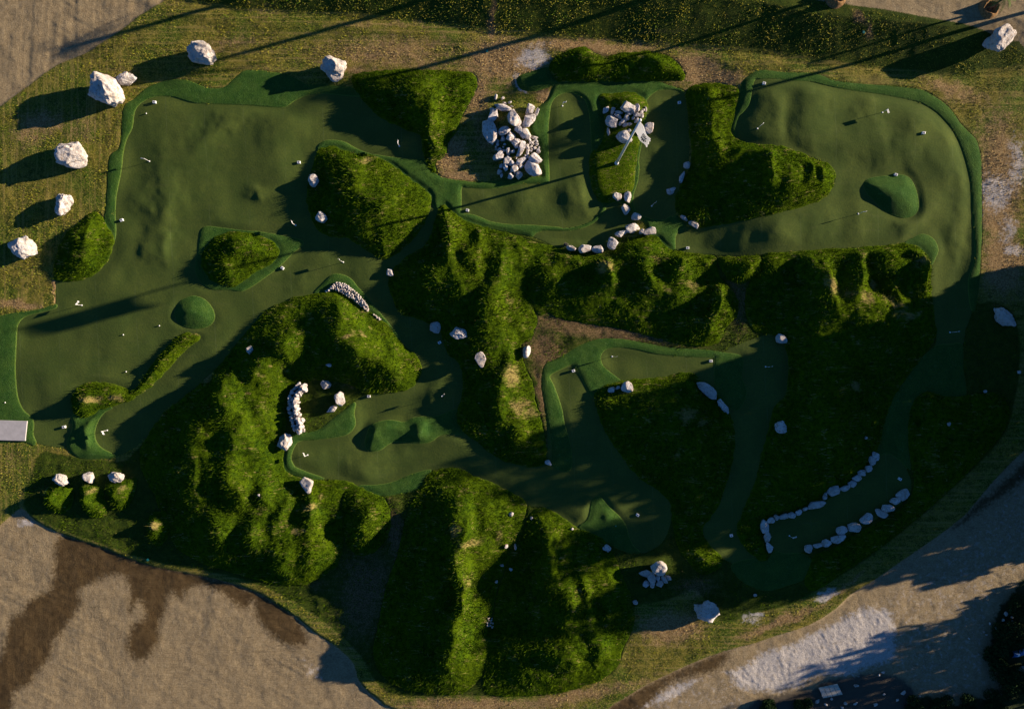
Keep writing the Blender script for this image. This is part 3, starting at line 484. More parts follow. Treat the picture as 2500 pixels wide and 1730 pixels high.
def mat_tall(blade=False):
    b = NB('grass_blade' if blade else 'tall_grass')
    b.b.inputs['Specular IOR Level'].default_value = 0.0
    n1 = b.noise(.28, 3); n2 = b.noise(2.6, 4, .65, dist=.6); n3 = b.noise(14, 3, .7, vec=b.mapped((.45, 1.2, 1), .2))
    c = b.mix(b.ramp(n1, .35, .65), (.040, .082, .005), (.078, .116, .005))
    c = b.mix(b.ramp(n2, .3, .75), b.mix(.7, c, (.012, .035, .004)), b.mix(.55, c, (.095, .160, .003)))
    c = b.mix(b.ramp(n3, .52, .74, 0, .5), c, (.13, .19, .006))
    c = b.mix(b.ramp(n3, .25, .45, .55, 0), c, (.012, .028, .004))
    c = b.mix(b.math('MULTIPLY', b.attr('sunlit_lip'), .35), c, (.12, .17, .02))  # same painted sunlit edge line, weaker, round the mound sheets
    dry = b.attr('dry')
    dn = b.math('ADD', b.math('MULTIPLY', dry, .8), b.math('MULTIPLY', b.noise(3.2, 4, .75, vec=b.mapped((.6, 1.5, 1), .2)), 1.3))
    # pale seams where the sods meet
    seam = b.noise(1, 2, .5, vec=b.mapped((.35, 3.4, 1), .2), dist=.3)
    sl_ = b.math('ABSOLUTE', b.math('SUBTRACT', seam, .5))
    sm = b.math('MULTIPLY', b.ramp(sl_, .0, .018, 1, 0), b.ramp(b.noise(1.1, 3), .5, .6, 0, .8))
    f = b.math('MAXIMUM', b.ramp(dn, .86, 1.3, 0, .75), sm)
    c = b.mix(f, c, (.34, .26, .10))
    if blade:
        tn = b.attr('tint')
        c = b.mix(b.ramp(tn, .0, .5, .75, 0), c, (.010, .026, .002))
        c = b.mix(b.ramp(tn, .75, 1, 0, .6), c, (.13, .21, .006))
        return b.done(c)
    bp = b.bump(n2, .14); bp = b.bump(n3, .10, 1, bp)
    return b.done(c, bp)
def mat_ground():
    b = NB('mown_ground_and_dirt')
    n_big = b.noise(.22, 3); n_mid = b.noise(1.6, 4, .65); n_f = b.noise(8, 3, .75); n_ff = b.noise(6.5, 5, .95)
    # sod: rows of strips, horizontal above, upright on the far left
    row = b.noise(1, 3, .6, vec=b.mapped((.12, 3.2, 1), -.07))
    col = b.noise(1, 3, .6, vec=b.mapped((3.2, .15, 1), .04))
    sep = b.n('ShaderNodeSeparateXYZ'); b.put(sep.inputs[0], b.pos)
    left = b.ramp(sep.outputs[0], -38.5, -37, 1, 0)
    strip = b.math('ADD', b.math('MULTIPLY', row, b.math('SUBTRACT', 1, left)), b.math('MULTIPLY', col, left))
    g = b.mix(b.ramp(n_big, .4, .6), (.080, .130, .012), (.19, .165, .028))
    g = b.mix(b.ramp(n_mid, .42, .62, 0, .8), g, (.035, .065, .008))
    g = b.mix(b.ramp(n_f, .48, .66, 0, .8), g, (.30, .25, .07))
    g = b.mix(b.ramp(n_f, .34, .46, .7, 0), g, (.03, .045, .008))
    g = b.mix(b.ramp(strip, .5, .62, 0, .38), g, (.36, .27, .09))
    g = b.mix(b.ramp(strip, .3, .42, .35, 0), g, (.025, .045, .008))
    straw = b.attr('straw')
    sf = b.math('ADD', straw, b.math('MULTIPLY', b.math('ADD', n_mid, b.math('MULTIPLY', n_f, .8)), .8))
    sf = b.math('ADD', sf, b.math('MULTIPLY', strip, .4))
    g = b.mix(b.ramp(sf, 1.05, 1.6, 0, .9), g, b.mix(b.ramp(n_f, .35, .65), (.20, .115, .05), (.42, .29, .15)))
    ro = b.attr('rough')
    rg = b.mix(b.ramp(n_mid, .3, .7), (.030, .055, .007), (.06, .085, .010))
    rg = b.mix(b.ramp(n_f, .5, .8, 0, .5), rg, (.10, .12, .02))
    rg = b.mix(b.ramp(sf, 1.0, 1.7, 0, .85), rg, b.mix(b.ramp(n_f, .35, .65), (.10, .06, .03), (.26, .17, .09)))
    g = b.mix(b.ramp(b.math('ADD', ro, b.math('MULTIPLY', n_f, .6)), .25, .45), g, rg)
    # bare earth
    scr = b.noise(1, 3, .65, vec=b.mapped((1.2, 9, 1), .5), dist=.4)
    d = b.mix(b.ramp(n_mid, .3, .7), (.275, .208, .118), (.355, .275, .16))
    d = b.mix(b.ramp(n_ff, .5, .68, 0, .6), d, (.50, .41, .29))
    d = b.mix(b.ramp(n_ff, .34, .5, .6, 0), d, (.13, .095, .06))
    trk = b.noise(1, 3, .5, vec=b.mapped((.22, 2.2, 1), .55), dist=.25)
    tl = b.ramp(b.math('ABSOLUTE', b.math('SUBTRACT', trk, .5)), 0, .014, 1, 0)
    d = b.mix(b.math('MULTIPLY', tl, b.ramp(n_big, .45, .6, 0, .55)), d, (.12, .09, .06))
    d = b.mix(b.ramp(scr, .55, .75, 0, .35), d, (.19, .15, .11))
    wet = b.attr('wet')
    wf = b.ramp(b.math('ADD', wet, b.math('MULTIPLY', b.math('SUBTRACT', b.noise(3.5, 5, .75), .5), 2.2)), -.5, .5, 0, 1)
    d = b.mix(wf, d, b.mix(b.ramp(n_mid, .3, .7), (.075, .049, .022), (.115, .077, .036)))
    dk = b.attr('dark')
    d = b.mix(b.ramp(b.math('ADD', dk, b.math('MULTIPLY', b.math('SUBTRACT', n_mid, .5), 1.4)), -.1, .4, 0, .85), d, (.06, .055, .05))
    gd = b.attr('weeds')
    d = b.mix(b.ramp(b.math('ADD', gd, b.math('MULTIPLY', b.math('SUBTRACT', n_mid, .5), 1.6)), -.1, .3, 0, .95), d, (.02, .038, .012))
    dirt = b.attr('dirt')
    df = b.ramp(b.math('ADD', dirt, b.math('MULTIPLY', b.math('SUBTRACT', n_f, .5), .5)), -.05, .07)
    g = b.mix(df, g, d)
    pale = b.attr('pale')
    pf = b.ramp(b.math('ADD', pale, b.math('MULTIPLY', b.math('SUBTRACT', b.noise(2.4, 4, .75), .5), 1.3)), .3, .75, 0, .9)
    g = b.mix(pf, g, b.mix(b.ramp(n_f, .3, .7), (.44, .41, .395), (.66, .615, .59)))
    bf = b.math('ADD', .6, 0)
    n_g = b.noise(42, 2, .8)
    bp = b.bump(n_f, .05); bp = b.bump(strip, .10, .4, bp); bp = b.bump(n_ff, .08, 1, bp); bp = b.bump(n_g, .03, 1, bp)
    return b.done(g, bp)
def mat_rock(name='limestone', tint=(1, 1, 1), loc=True):
    b = NB(name)
    oi = b.n('ShaderNodeObjectInfo'); tc = b.n('ShaderNodeTexCoord')
    va = b.n('ShaderNodeVectorMath', operation='ADD'); b.put(va.inputs[0], tc.outputs['Object'])
    sc = b.n('ShaderNodeVectorMath', operation='SCALE'); cb = b.n('ShaderNodeCombineXYZ')
    for k in range(3): b.put(cb.inputs[k], oi.outputs['Random'])
    b.put(sc.inputs[0], cb.outputs[0]); sc.inputs['Scale'].default_value = 57.0
    b.put(va.inputs[1], sc.outputs[0]); v = va.outputs[0]
    n1 = b.noise(1.1, 4, .6, vec=v); n2 = b.noise(4.5, 5, .7, vec=v, dist=.5); n3 = b.noise(14, 3, .7, vec=v)
    c = b.mix(b.ramp(n1, .35, .65), (.50, .46, .43), (.64, .61, .60))
    c = b.mix(b.ramp(n2, .50, .62, 0, .8), c, (.33, .235, .17))
    c = b.mix(b.ramp(n2, .32, .41, .7, 0), c, (.24, .23, .23))
    c = b.mix(b.ramp(n3, .6, .8, 0, .4), c, (.70, .68, .66))
    c = b.mix(b.ramp(oi.outputs['Random'], .3, 1, 0, .35), c, (.44, .37, .31))
    c = b.mix(1.0, c, tint, 'MULTIPLY')
    bp = b.bump(n1, .10, .7); bp = b.bump(n2, .13, 1, bp); bp = b.bump(n3, .03, .8, bp)
    return b.done(c, bp)
def mat_plain(name, col, rough=.6, spec=.3, n=0.0, scale=8):
    b = NB(name)
    b.b.inputs['Specular IOR Level'].default_value = spec
    c = b.mix(b.ramp(b.noise(scale, 3, .6), .3, .7), tuple(x * (1 - n) for x in col), tuple(min(1, x * (1 + n)) for x in col))
    return b.done(c, None, rough)
def mat_leaf(name, a, c2):
    b = NB(name)
    c = b.mix(b.ramp(b.noise(3, 3, .7), .3, .7), a, c2)
    return b.done(c)
MG, MF, MT, MB, MGR = mat_green(), mat_fringe(), mat_tall(), mat_tall(True), mat_ground()
def mat_lawnblade():
    b = NB('lawn_blade')
    n = b.noise(.9, 4, .7); nf = b.noise(2.2, 4, .75)
    c = b.mix(b.ramp(n, .40, .58), (.08, .17, .006), (.30, .28, .02))
    c = b.mix(b.ramp(nf, .42, .66), c, (.32, .27, .05))
    tn = b.attr('tint')
    c = b.mix(b.ramp(tn, 0, .5, .7, 0), c, (.04, .065, .008))
    c = b.mix(b.ramp(tn, .7, 1, 0, .75), c, (.32, .30, .07))
    sf = b.math('ADD', b.attr('straw'), b.math('MULTIPLY', nf, .6))
    st = b.mix(tn, (.22, .13, .05), (.62, .45, .20))
    return b.done(b.mix(b.ramp(sf, .5, 1.0, 0, .9), c, st))
MLG = mat_lawnblade()
MR = mat_rock(); MRW = mat_rock('white_limestone', (1.06, 1.06, 1.08)); MPB = mat_rock('pebble_stone', (1.38, 1.34, 1.34)); MRK = mat_rock('dark_stone', (.16, .17, .14))
MW = mat_plain('white_paint', (.80, .80, .80), .4, .4, .04)
MBK = mat_plain('black_print', (.02, .02, .025), .5)
MCONC = mat_plain('pale_concrete', (.50, .47, .47), .8, .2, .08, 2)
MTEAL = mat_plain('teal_plastic', (.02, .20, .17), .5, .4, .05)
MWOOD = mat_plain('weathered_board', (.50, .46, .38), .8, .2, .15, 5)
MBLUE = mat_plain('blue_tarpaulin', (.05, .18, .42), .5, .3, .1, 5)
MLEAF = mat_leaf('leaf', (.02, .05, .010), (.045, .09, .015))
MLEAF2 = mat_leaf('shrub_leaf', (.012, .030, .010), (.03, .06, .015))
MPALM = mat_leaf('palm_frond', (.05, .12, .02), (.09, .18, .03))
MBARK = mat_plain('bark', (.16, .11, .07), .9, .1, .25, 6)
MBROWNROOT = mat_plain('coir_and_soil', (.22, .13, .06), .95, .05, .4, 7)

# ------------------------------------------------------------------ soft patches evaluated anywhere
def patches(lst, X, Y):
    o = np.zeros(np.shape(X), np.float32)
    X, Y = X + .35 * fbm(X, Y, 1.0, 401, 2), Y + .25 * fbm(X, Y, 1.0, 411, 2)
    for (px, py, rx, ry, rot, st) in lst:
        dx = X - wx(px); dy = Y - wy(py)
        if np.ndim(X) and rx * ry == 0: continue
        c, s = math.cos(R(rot)), math.sin(R(rot))
        u = (dx * c + dy * s) / (rx * K); v = (-dx * s + dy * c) / (ry * K)
        o = np.maximum(o, st * np.exp(-(u * u + v * v)))
    return o

# ------------------------------------------------------------------ the ground: one sheet to the horizon
out = np.array([1.5, 3.5, 6, 10, 16, 26, 40, 60, 90, 140, 220, 350, 550, 850])
ex = np.concatenate([gx[0] - out[::-1], gx, gx[-1] + out]); ey = np.concatenate([gy[0] - out[::-1], gy, gy[-1] + out])
no = len(out)
def extend(F): return np.pad(F, no, mode='edge')
HG = H + .055 * sstep(0.02, .12, -turf) - .04 * sstep(0, .1, turf)
HGe = extend(HG)
fadex = np.clip((np.abs(ex) - 55) / 40, 0, 1)[None, :]; fadey = np.clip((np.abs(ey) - 39) / 40, 0, 1)[:, None]
HGe = HGe * (1 - np.maximum(fadex, fadey))
EX, EY = np.meshgrid(ex, ey)
n1, n2 = len(ey), len(ex)
idx = np.arange(n1 * n2).reshape(n1, n2)
quads = np.stack([idx[:-1, :-1], idx[:-1, 1:], idx[1:, 1:], idx[1:, :-1]], -1).reshape(-1, 4)
# drop the part that lies well under turf, it is never seen
cov = extend(turf)
deep = (cov > 0.6)
keep = ~(deep[:-1, :-1] & deep[:-1, 1:] & deep[1:, 1:] & deep[1:, :-1]).reshape(-1)
ground = np_mesh('ground', np.stack([EX, EY, HGe], -1).reshape(-1, 3), quads=quads[keep], mat=MGR)
tag(ground, 'mown straw coloured lawn and bare tan dirt surrounding the whole course', kind='structure')
set_attr(ground, 'dirt', extend(dirt_any).reshape(-1))
set_attr(ground, 'wet', extend(np.maximum(np.maximum(sdf(WET, sm=3), sdf(WET_BR, sm=2)), sdf(MUD_BR, sm=2))).reshape(-1))
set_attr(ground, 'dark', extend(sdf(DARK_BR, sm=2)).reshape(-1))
set_attr(ground, 'weeds', extend(sdf(VEG_BR, sm=2)).reshape(-1))
set_attr(ground, 'rough', extend(np.clip(np.maximum(s_rough, np.where((north > -1) & (north < 7), np.minimum(north - .3, 6.6 - north), -2)), -2, 2)).reshape(-1))
set_attr(ground, 'straw', extend(patches(STRAW, GX, GY)).reshape(-1))
set_attr(ground, 'pale', extend(np.maximum(np.maximum(patches(PALE, GX, GY), .75 * sstep(-.6, 1.2, pale_s)), .32 * sstep(-.5, 3, s_br) * sstep(.3, -1.0, np.maximum(sdf(DARK_BR, sm=2), sdf(VEG_BR, sm=2))))).reshape(-1))

# ------------------------------------------------------------------ cut sheets
def cut_sheet(name, F, lift, mat, skirt=0.07, drop=0.06, parent=None):
    js, is_ = np.where(F > 0)
    if len(js) == 0: return None
    j0, j1 = max(js.min() - 1, 0), min(js.max() + 2, NY); i0, i1 = max(is_.min() - 1, 0), min(is_.max() + 2, NX)
    f = F[j0:j1, i0:i1]; z = H[j0:j1, i0:i1] + lift
    X = GX[j0:j1, i0:i1]; Y = GY[j0:j1, i0:i1]
    ny, nx = f.shape
    ins = f > 0
    cnt = ins[:-1, :-1].astype(int) + ins[:-1, 1:] + ins[1:, 1:] + ins[1:, :-1]
    vid = np.full(f.shape, -1, int)
    vid[ins] = np.arange(ins.sum())
    V = np.stack([X[ins], Y[ins], z[ins]], -1).tolist()
    full = cnt == 4
    a = vid[:-1, :-1][full]; b = vid[:-1, 1:][full]; c = vid[1:, 1:][full]; d = vid[1:, :-1][full]
    faces_q = np.stack([a, b, c, d], -1)
    gyF, gxF = np.gradient(f, G)
    cross = {}; low = {}
    tris = []
    def crossing(p, q):
        key = (p, q) if p < q else (q, p)
        if key in cross: return cross[key]
        fp, fq = f[p], f[q]; t = fp / (fp - fq)
        x = X[p] * (1 - t) + X[q] * t; y = Y[p] * (1 - t) + Y[q] * t; zz = z[p] * (1 - t) + z[q] * t
        V.append((x, y, zz)); k = len(V) - 1; cross[key] = k
        nx_, ny_ = gxF[p], gyF[p]; l = math.hypot(nx_, ny_) or 1
        V.append((x - nx_ / l * skirt, y - ny_ / l * skirt, zz - drop)); low[k] = len(V) - 1
        return k
    mj, mi = np.where((cnt > 0) & (cnt < 4))
    for j, i in zip(mj.tolist(), mi.tolist()):
        cor = [(j, i), (j, i + 1), (j + 1, i + 1), (j + 1, i)]
        poly = []; seg = []
        for k in range(4):
            p, q = cor[k], cor[(k + 1) % 4]
            if ins[p]: poly.append(int(vid[p]))
            if ins[p] != ins[q]:
                c_ = crossing(p, q); poly.append(c_)
                seg.append((c_, bool(ins[p])))
        for k in range(1, len(poly) - 1): tris.append((poly[0], poly[k], poly[k + 1]))
        for k in range(len(seg)):
            s0, s1 = seg[k], seg[(k + 1) % len(seg)]
            if s0[1] and not s1[1] and s0[0] != s1[0]:
                A, B = s0[0], s1[0]
                tris.append((A, low[A], low[B])); tris.append((A, low[B], B))
    o = np_mesh(name, np.array(V), quads=faces_q if len(faces_q) else None, tris=np.array(tris), mat=mat, parent=parent)
    sunlit_lip = np.zeros(len(o.data.vertices), np.float32); sunlit_lip[[k for k in list(low.values()) if k < len(sunlit_lip)]] = 1  # marks the skirt foot, where the sunlit edge line is painted
    set_attr(o, 'sunlit_lip', sunlit_lip)
    return o

def verts_xy(o):
    n = len(o.data.vertices); a = np.empty(n * 3, np.float32); o.data.vertices.foreach_get('co', a)
    return a.reshape(-1, 3)

BLADES = 55
def blades(name, F, lift, dens, hgt, parent, seed, mat=None):
    r = np.random.default_rng(seed)
    js, is_ = np.where(F > .05)
    area = len(js) * G * G
    n = int(area * dens)
    k = r.integers(0, len(js), n)
    x = gx[is_[k]] + r.uniform(-.5, .5, n) * G; y = gy[js[k]] + r.uniform(-.5, .5, n) * G
    z = hs(x, y) + lift - .02
    fx = fsample(GXH, x, y); fy = fsample(GYH, x, y)
    ang = r.uniform(0, 2 * np.pi, n); L = hgt * r.uniform(.4, 1.2, n) * (.95 + .5 * vnoise(x, y, 1.7, 501)); W = (.026 if mat is None else .034) * r.uniform(.6, 1.5, n)
    lean = r.uniform(.3, 1.1, n)
    dx = np.cos(ang) * lean - fx * .6; dy = np.sin(ang) * lean - fy * .6
    px_, py_ = -np.sin(ang + r.uniform(-.5, .5, n)) * W, np.cos(ang) * W
    tipx = x + dx * L; tipy = y + dy * L; tipz = z + L * (.75 if mat is None else .58)
    V = np.empty((n, 3, 3), np.float32)
    V[:, 0] = np.stack([x - px_, y - py_, z], -1); V[:, 1] = np.stack([x + px_, y + py_, z], -1); V[:, 2] = np.stack([tipx, tipy, tipz], -1)
    o = np_mesh(name, V.reshape(-1, 3), tris=np.arange(n * 3).reshape(-1, 3), mat=mat or MB, parent=parent, smooth=False)
    set_attr(o, 'dry', np.repeat(patches(DRY, x, y), 3))
    set_attr(o, 'tint', np.repeat(r.uniform(0, 1, n), 3))
    o['kind'] = 'stuff'
    return o
GYH, GXH = np.gradient(H, G)

inframe = np.minimum(52 - np.abs(GX), 36 - np.abs(GY))
lawnF = np.minimum(np.minimum(-turf + .06, -dirt_any - .25), inframe)
lush = s_rough
lg2 = blades('grass', np.minimum(lawnF, lush), .05, 45, .22, None, 291, MB)
tag(lg2, 'darker green longer grass between the mounds and on the top bank', 'grass', kind='stuff')
lawnF = np.minimum(lawnF, -lush)
lg = blades('grass', lawnF, .04, 68, .19, None, 290, MLG)
tag(lg, 'short straw coloured lawn grass growing on the mown ground round the course', 'grass', kind='stuff')
set_attr(lg, 'straw', np.repeat(patches(STRAW, *verts_xy(lg)[::3, :2].T), 3))
above = np.full((NY, NX), -3.0, np.float32)
for k, ((nm, lb, poly, hm, wd, bumps, kind), s) in enumerate(zip(MOUNDS, fields_M)):
    wob = .10 * vnoise(GX, GY, .45, 200) if kind != 'fringe' else 0
    F = np.minimum(s + wob, -above + .06)
    if kind == 'fringe':
        o = cut_sheet(nm, F, .055, MF, .08, .05)
        tag(o, lb, 'turf hump', kind='structure')
    else:
        o = cut_sheet(nm, F, .10 + .004 * (k % 5), MT, .10, .11)
        v = verts_xy(o)
        set_attr(o, 'dry', patches(DRY, v[:, 0], v[:, 1]) + (0.25 if kind == 'short' else 0))
        tag(o, lb, 'grass mound', 'grass mounds between the greens', 'structure')
        blades('grass_blades', F, .10, 70 if kind == 'tall' else 40, .30 if kind == 'tall' else .14, o, 300 + k)
    np.maximum(above, s, out=above)
for k, ((nm, lb, poly, hm, wd, bumps), s) in enumerate(zip(FRINGES, fields_F)):
    F = np.minimum(s, -above + .12)
    o = cut_sheet('fringe_turf', F, .065 + .003 * (k % 3), MF, .11, .065)
    if o: tag(o, lb, 'fringe turf', 'fringe turf round the greens', 'structure')
    np.maximum(above, s, out=above)
for k, ((lb, poly), s) in enumerate(zip(GREENS, fields_P)):
    F = np.minimum(s, -above + .15)
    o = cut_sheet('putting_green', F, .012 + .002 * k, MG, .05, .05)
    if o: tag(o, lb, 'putting green', 'putting greens', 'structure')
    np.maximum(above, s, out=above)
# ------------------------------------------------------------------ rocks
def ico(sub):
    import bmesh
    bm = bmesh.new(); bmesh.ops.create_icosphere(bm, subdivisions=sub, radius=1.0)
    v = np.array([p.co[:] for p in bm.verts]); f = np.array([[q.index for q in t.verts] for t in bm.faces]); bm.free()
    return v, f
ICO = {2: ico(2), 3: ico(3), 4: ico(4), 5: ico(5)}
def n3(P, scale, seed):
    return (vnoise(P[:, 0] + P[:, 2] * .7, P[:, 1] - P[:, 2] * .6, scale, seed) + vnoise(P[:, 1] + P[:, 2], P[:, 0] * .8 - P[:, 2] * .5, scale, seed + 7)) * .5
def rock_mesh(seed, sub=4, cuts=13, rough=.085, smoothish=False):
    r = np.random.default_rng(seed)
    lo = .48
    if sub == 5: cuts, rough, lo = 17, .15, .70
    v, f = ICO[sub]; v = v.copy()
    for k in range(cuts):
        n = r.normal(size=3); n[2] = n[2] * .8 + .15; n /= np.linalg.norm(n)
        d = r.uniform(lo, .86)
        if k == 0 and sub < 5: n = np.array([r.normal() * .22, r.normal() * .22, 1.0]); n /= np.linalg.norm(n); d = r.uniform(.5, .68)
        t = v @ n - d
        m = t > 0
        v[m] -= np.outer(t[m], n) * .97
    v *= (1 + rough * 1.6 * n3(v, .8, seed)[:, None] + rough * n3(v, .3, seed + 3)[:, None] + rough * .5 * n3(v, .13, seed + 5)[:, None])
    v[:, :] -= (v.max(0) + v.min(0)) / 2
    v /= (v.max(0) - v.min(0)) / 2          # fills -1..1 on each axis
    return v, f
GRP_BOULDER = 'white limestone boulders set round the course'
def rock(name, label, px, py, w_, h_, rot=0, hz=None, seed=0, cat='boulder', group=GRP_BOULDER, sub=4, mat=None, lift=0.0, sink=.15):
    """rock whose outline is w_ by h_ photo pixels, rot degrees counter clockwise"""
    a, b = w_ * K / 2, h_ * K / 2
    if hz is None: hz = .38 * min(a, b) * 2 + .12 * max(a, b)
    hz = hz / 2
    x, y, z = spot(px, py, hz + lift)
    f = (CAMH - z - hz - lift) / CAMH
    v, fc = rock_mesh(seed, sub, cuts=9 + seed % 4)
    v = v * np.array([a * f, b * f, hz])
    o = np_mesh(name, v, tris=fc, mat=mat or MR)
    o.location = (x, y, z + .08 + lift + hz * (1 - 2 * sink)); o.rotation_euler = (0, 0, R(rot))
    tag(o, label, cat, group)
    return o

BOULDERS = [ # label, px, py, w, h, rot, height(m)
 ('big brown streaked boulder touching a smaller white one on the left lawn',251,219,88,76,-50,2.5),
 ('white oval boulder leaning against the brown streaked boulder',306,191,54,32,12,1.0),
 ('pitted tan boulder alone on the straw lawn near the top left',490,128,72,60,-20,2.1),
 ('smooth white boulder at the top edge of the upper left fringe',814,165,66,60,5,1.9),
 ('large pale boulder at the left edge with a long shadow',169,376,76,66,0,1.9),
 ('narrow pointed boulder below the large pale one at the left',152,499,42,56,-20,1.3),
 ('craggy boulder lowest in the left edge column',49,603,62,58,20,1.6),
 ('big blue grey boulder on the gravel at the top right corner',2446,92,76,54,42,1.8),
 ('grey boulder at the upper left foot of the grass knoll',765,440,27,33,0,.9),
 ('blue shaded boulder at the lower left foot of the grass knoll',785,531,29,25,-30,.8),
 ('small grey stone on the dark flank left of the huge mound',610,854,17,22,0,.6),
 ('pale stone on the green just below the grass knoll tip',953,665,20,18,-20,.5),
 ('flat grey boulder at the lower end of the central corridor',1063,799,27,30,0,.5),
 ('broad crusted boulder on the spine mound beside the corridor',1120,814,44,30,-10,.7),
 ('tall speckled boulder standing on the spine mound',1174,878,26,38,20,.9),
 ('white boulder where the valley path meets the spine mound',1285,858,21,32,-20,.7),
 ('tiny stone in the dark hollow above the stone garden',803,891,14,9,-10,.3),
 ('rounded speckled boulder at the top of the stone garden',795,938,27,22,10,.6),
 ('upright white boulder in the middle of the stone garden',830,973,28,35,-10,1.0),
 ('long white boulder lying against the upright garden one',811,999,30,15,35,.6),
 ('square white boulder at the lower left corner of the stone garden',695,1078,34,42,-20,1.1),
 ('pointed white boulder on the huge mound under the garden fringe',748,1183,33,38,-15,.9),
 ('leftmost of three white boulders in a row at the lower left',148,1171,42,26,-20,.9),
 ('middle of three white boulders in a row at the lower left',215,1166,25,28,0,.9),
 ('rightmost of three white boulders in a row at the lower left',282,1165,42,27,0,.9),
 ('lone dark boulder at the upper right end of the dark column green',1908,828,30,24,-30,.7),
 ('rounded boulder on the right edge of the dark column green',1905,1042,29,32,10,.8),
 ('arched pale boulder on the dark lawn at the far right',2451,775,66,36,-50,1.0),
 ('large boulder at the start of the three stone group beside the arm green',1532,944,30,28,-15,.8),
 ('small stone at the left end of the three stone group',1492,951,17,14,0,.45),
 ('smallest middle stone of the three stone group',1508,946,13,9,10,.35),
 ('long slab of rock on the upper right shoulder of the egg shaped mound',1727,951,62,26,-42,.7),
 ('narrow slab of rock below the long one on the egg shaped mound',1766,992,42,18,-58,.6),
 ('small dark stone at the tip of the spine mound',1339,1128,18,12,-20,.3),
 ('upper stone of the pair left of the boot shaped mound',1677,404,20,17,30,.6),
 ('lower narrow stone of the pair left of the boot shaped mound',1664,432,11,32,-15,.5),
 ('single pale stone at the left foot of the boot shaped mound',1638,467,24,17,10,.5),
 ('left stone of the pair at the lower tip of the boot shaped mound',1670,532,21,10,-35,.4),
 ('right stone of the pair at the lower tip of the boot shaped mound',1693,547,27,14,-30,.4),
 ('big shaded boulder alone at the bottom right edge of the rough',1727,1492,70,50,-12,1.5),
 ('small stone left of the big shaded boulder at the bottom',1551,1470,13,11,0,.4),
 ('blue shaded stone under the triangular fringe patch',1482,1337,21,16,-20,.5),
 ('tiny white stone at the edge of the steep cone',1248,1254,13,11,10,.35),
 ('tiny white stone on the corner of the wide dark mound',1397,1290,7,7,0,.25),
 ('tiny stone in the notch between the two bottom mounds',1298,1264,8,8,0,.25),
 ('bright white stone high on the right flank of the cone',1236,1333,9,12,0,.35),
 ('pale stone just right of the bright one on the cone',1258,1334,7,16,0,.3),
 ('small stone low on the right flank of the cone',1225,1379,10,6,0,.25),
 ('faint stone in the gully between the bottom mounds',1247,1389,9,8,0,.25),
 ('blue stone at the left side of the gully between the bottom mounds',1212,1419,8,7,20,.25),
 ('small white stone on the crest of the huge left mound',632,1208,6,6,0,.25),
 ('tiny pale stone on the far right boundary edge',2487,908,8,8,0,.3),
 ('tiny stone on the dark lawn near the far right boundary',2405,955,8,7,0,.3),
 ('faint stone deep in the dark grass at the right',2316,1035,10,10,0,.3),
 ('small stone above the stone lined green on the dark mound',2114,1068,7,8,0,.3),
 ('small pale stone on the boundary grass near the lower right',1843,1451,9,7,0,.3),
]
for k, (lb, px, py, w_, h_, rot, hz) in enumerate(BOULDERS):
    big = max(w_, h_)
    rock('boulder' if big > 18 else 'stone', lb, px, py, w_, h_, rot, hz, 1000 + k * 3, 'boulder' if big > 18 else 'stone', sub=5 if big > 40 else (4 if big > 18 else 3))

EDGE_TOP = [(1395,606,26,13,-5),(1427,608,31,24,-10),(1460,609,33,19,5),(1494,594,28,30,35),(1517,570,33,18,0),(1544,557,36,23,12),(1566,565,14,12,0),(1583,564,36,20,5),(1553,529,23,20,-20),(1527,511,22,28,0),(1532,480,19,27,-15),(1507,480,22,20,0)]
names = ['pointed stone at the left end of the curved row below the pocket green','square stone second from the left in the curved row','wide stone third from the left in the curved row','tilted stone where the curved row turns upward','low stone at the foot of the broken stack','large stone topping the bend of the curved row','small filler stone in the bend of the curved row','right end stone of the curved row beside the fringe','stone above the bend next to the narrow green','upright stone halfway up the short column','right stone of the pair under the flag island','left stone of the pair under the flag island']
for k, ((px, py, w_, h_, rot), lb) in enumerate(zip(EDGE_TOP, names)):
    rock('edging_stone', lb, px, py, w_, h_, rot, .65, 2000 + k * 3, 'edging stone', 'stones in the curved row under the pocket green')
rock('edging_stone', 'dark mossy stone just left of the curved row of pale stones', 1382, 597, 12, 10, -20, .45, 2100, 'edging stone', None, mat=MRK)
BUNKER_UP = [(2138,1112,17,24,20),(2130,1123,17,22,10),(2120,1142,18,15,40),(2105,1154,18,16,40),(2091,1166,22,16,-10),(2081,1181,20,16,20),(2063,1191,25,14,35),(2035,1198,30,22,15),(2014,1211,8,17,-10),(1993,1231,42,20,25),(1967,1241,14,8,20),(1950,1250,15,13,20),(1932,1257,20,14,-5),(1913,1259,23,13,5),(1895,1262,11,13,0),(1880,1269,17,13,20),(1867,1284,20,31,5),(1874,1310,16,26,-5),(1879,1335,15,25,15)]
BUNKER_LOW = [(2205,1207,30,22,35),(2185,1223,24,15,20),(2168,1240,30,18,-15),(2151,1253,30,17,-20),(2114,1265,31,24,10),(2085,1287,29,22,0),(2054,1293,25,19,0),(2046,1314,36,19,25),(2017,1325,22,18,10),(1995,1331,21,11,0),(1973,1338,20,19,10)]
ordw = ['first','second','third','fourth','fifth','sixth','seventh','eighth','ninth','tenth','eleventh','twelfth','thirteenth','fourteenth','fifteenth','sixteenth','seventeenth','eighteenth','nineteenth']
for k, (px, py, w_, h_, rot) in enumerate(BUNKER_UP):
    rock('edging_stone', f'{ordw[k]} stone from the right end of the long upper row', px, py, w_ * 1.12, h_ * 1.12, rot, .55, 2200 + k * 3, 'edging stone', 'upper row of stones lining the narrow green', sub=4)
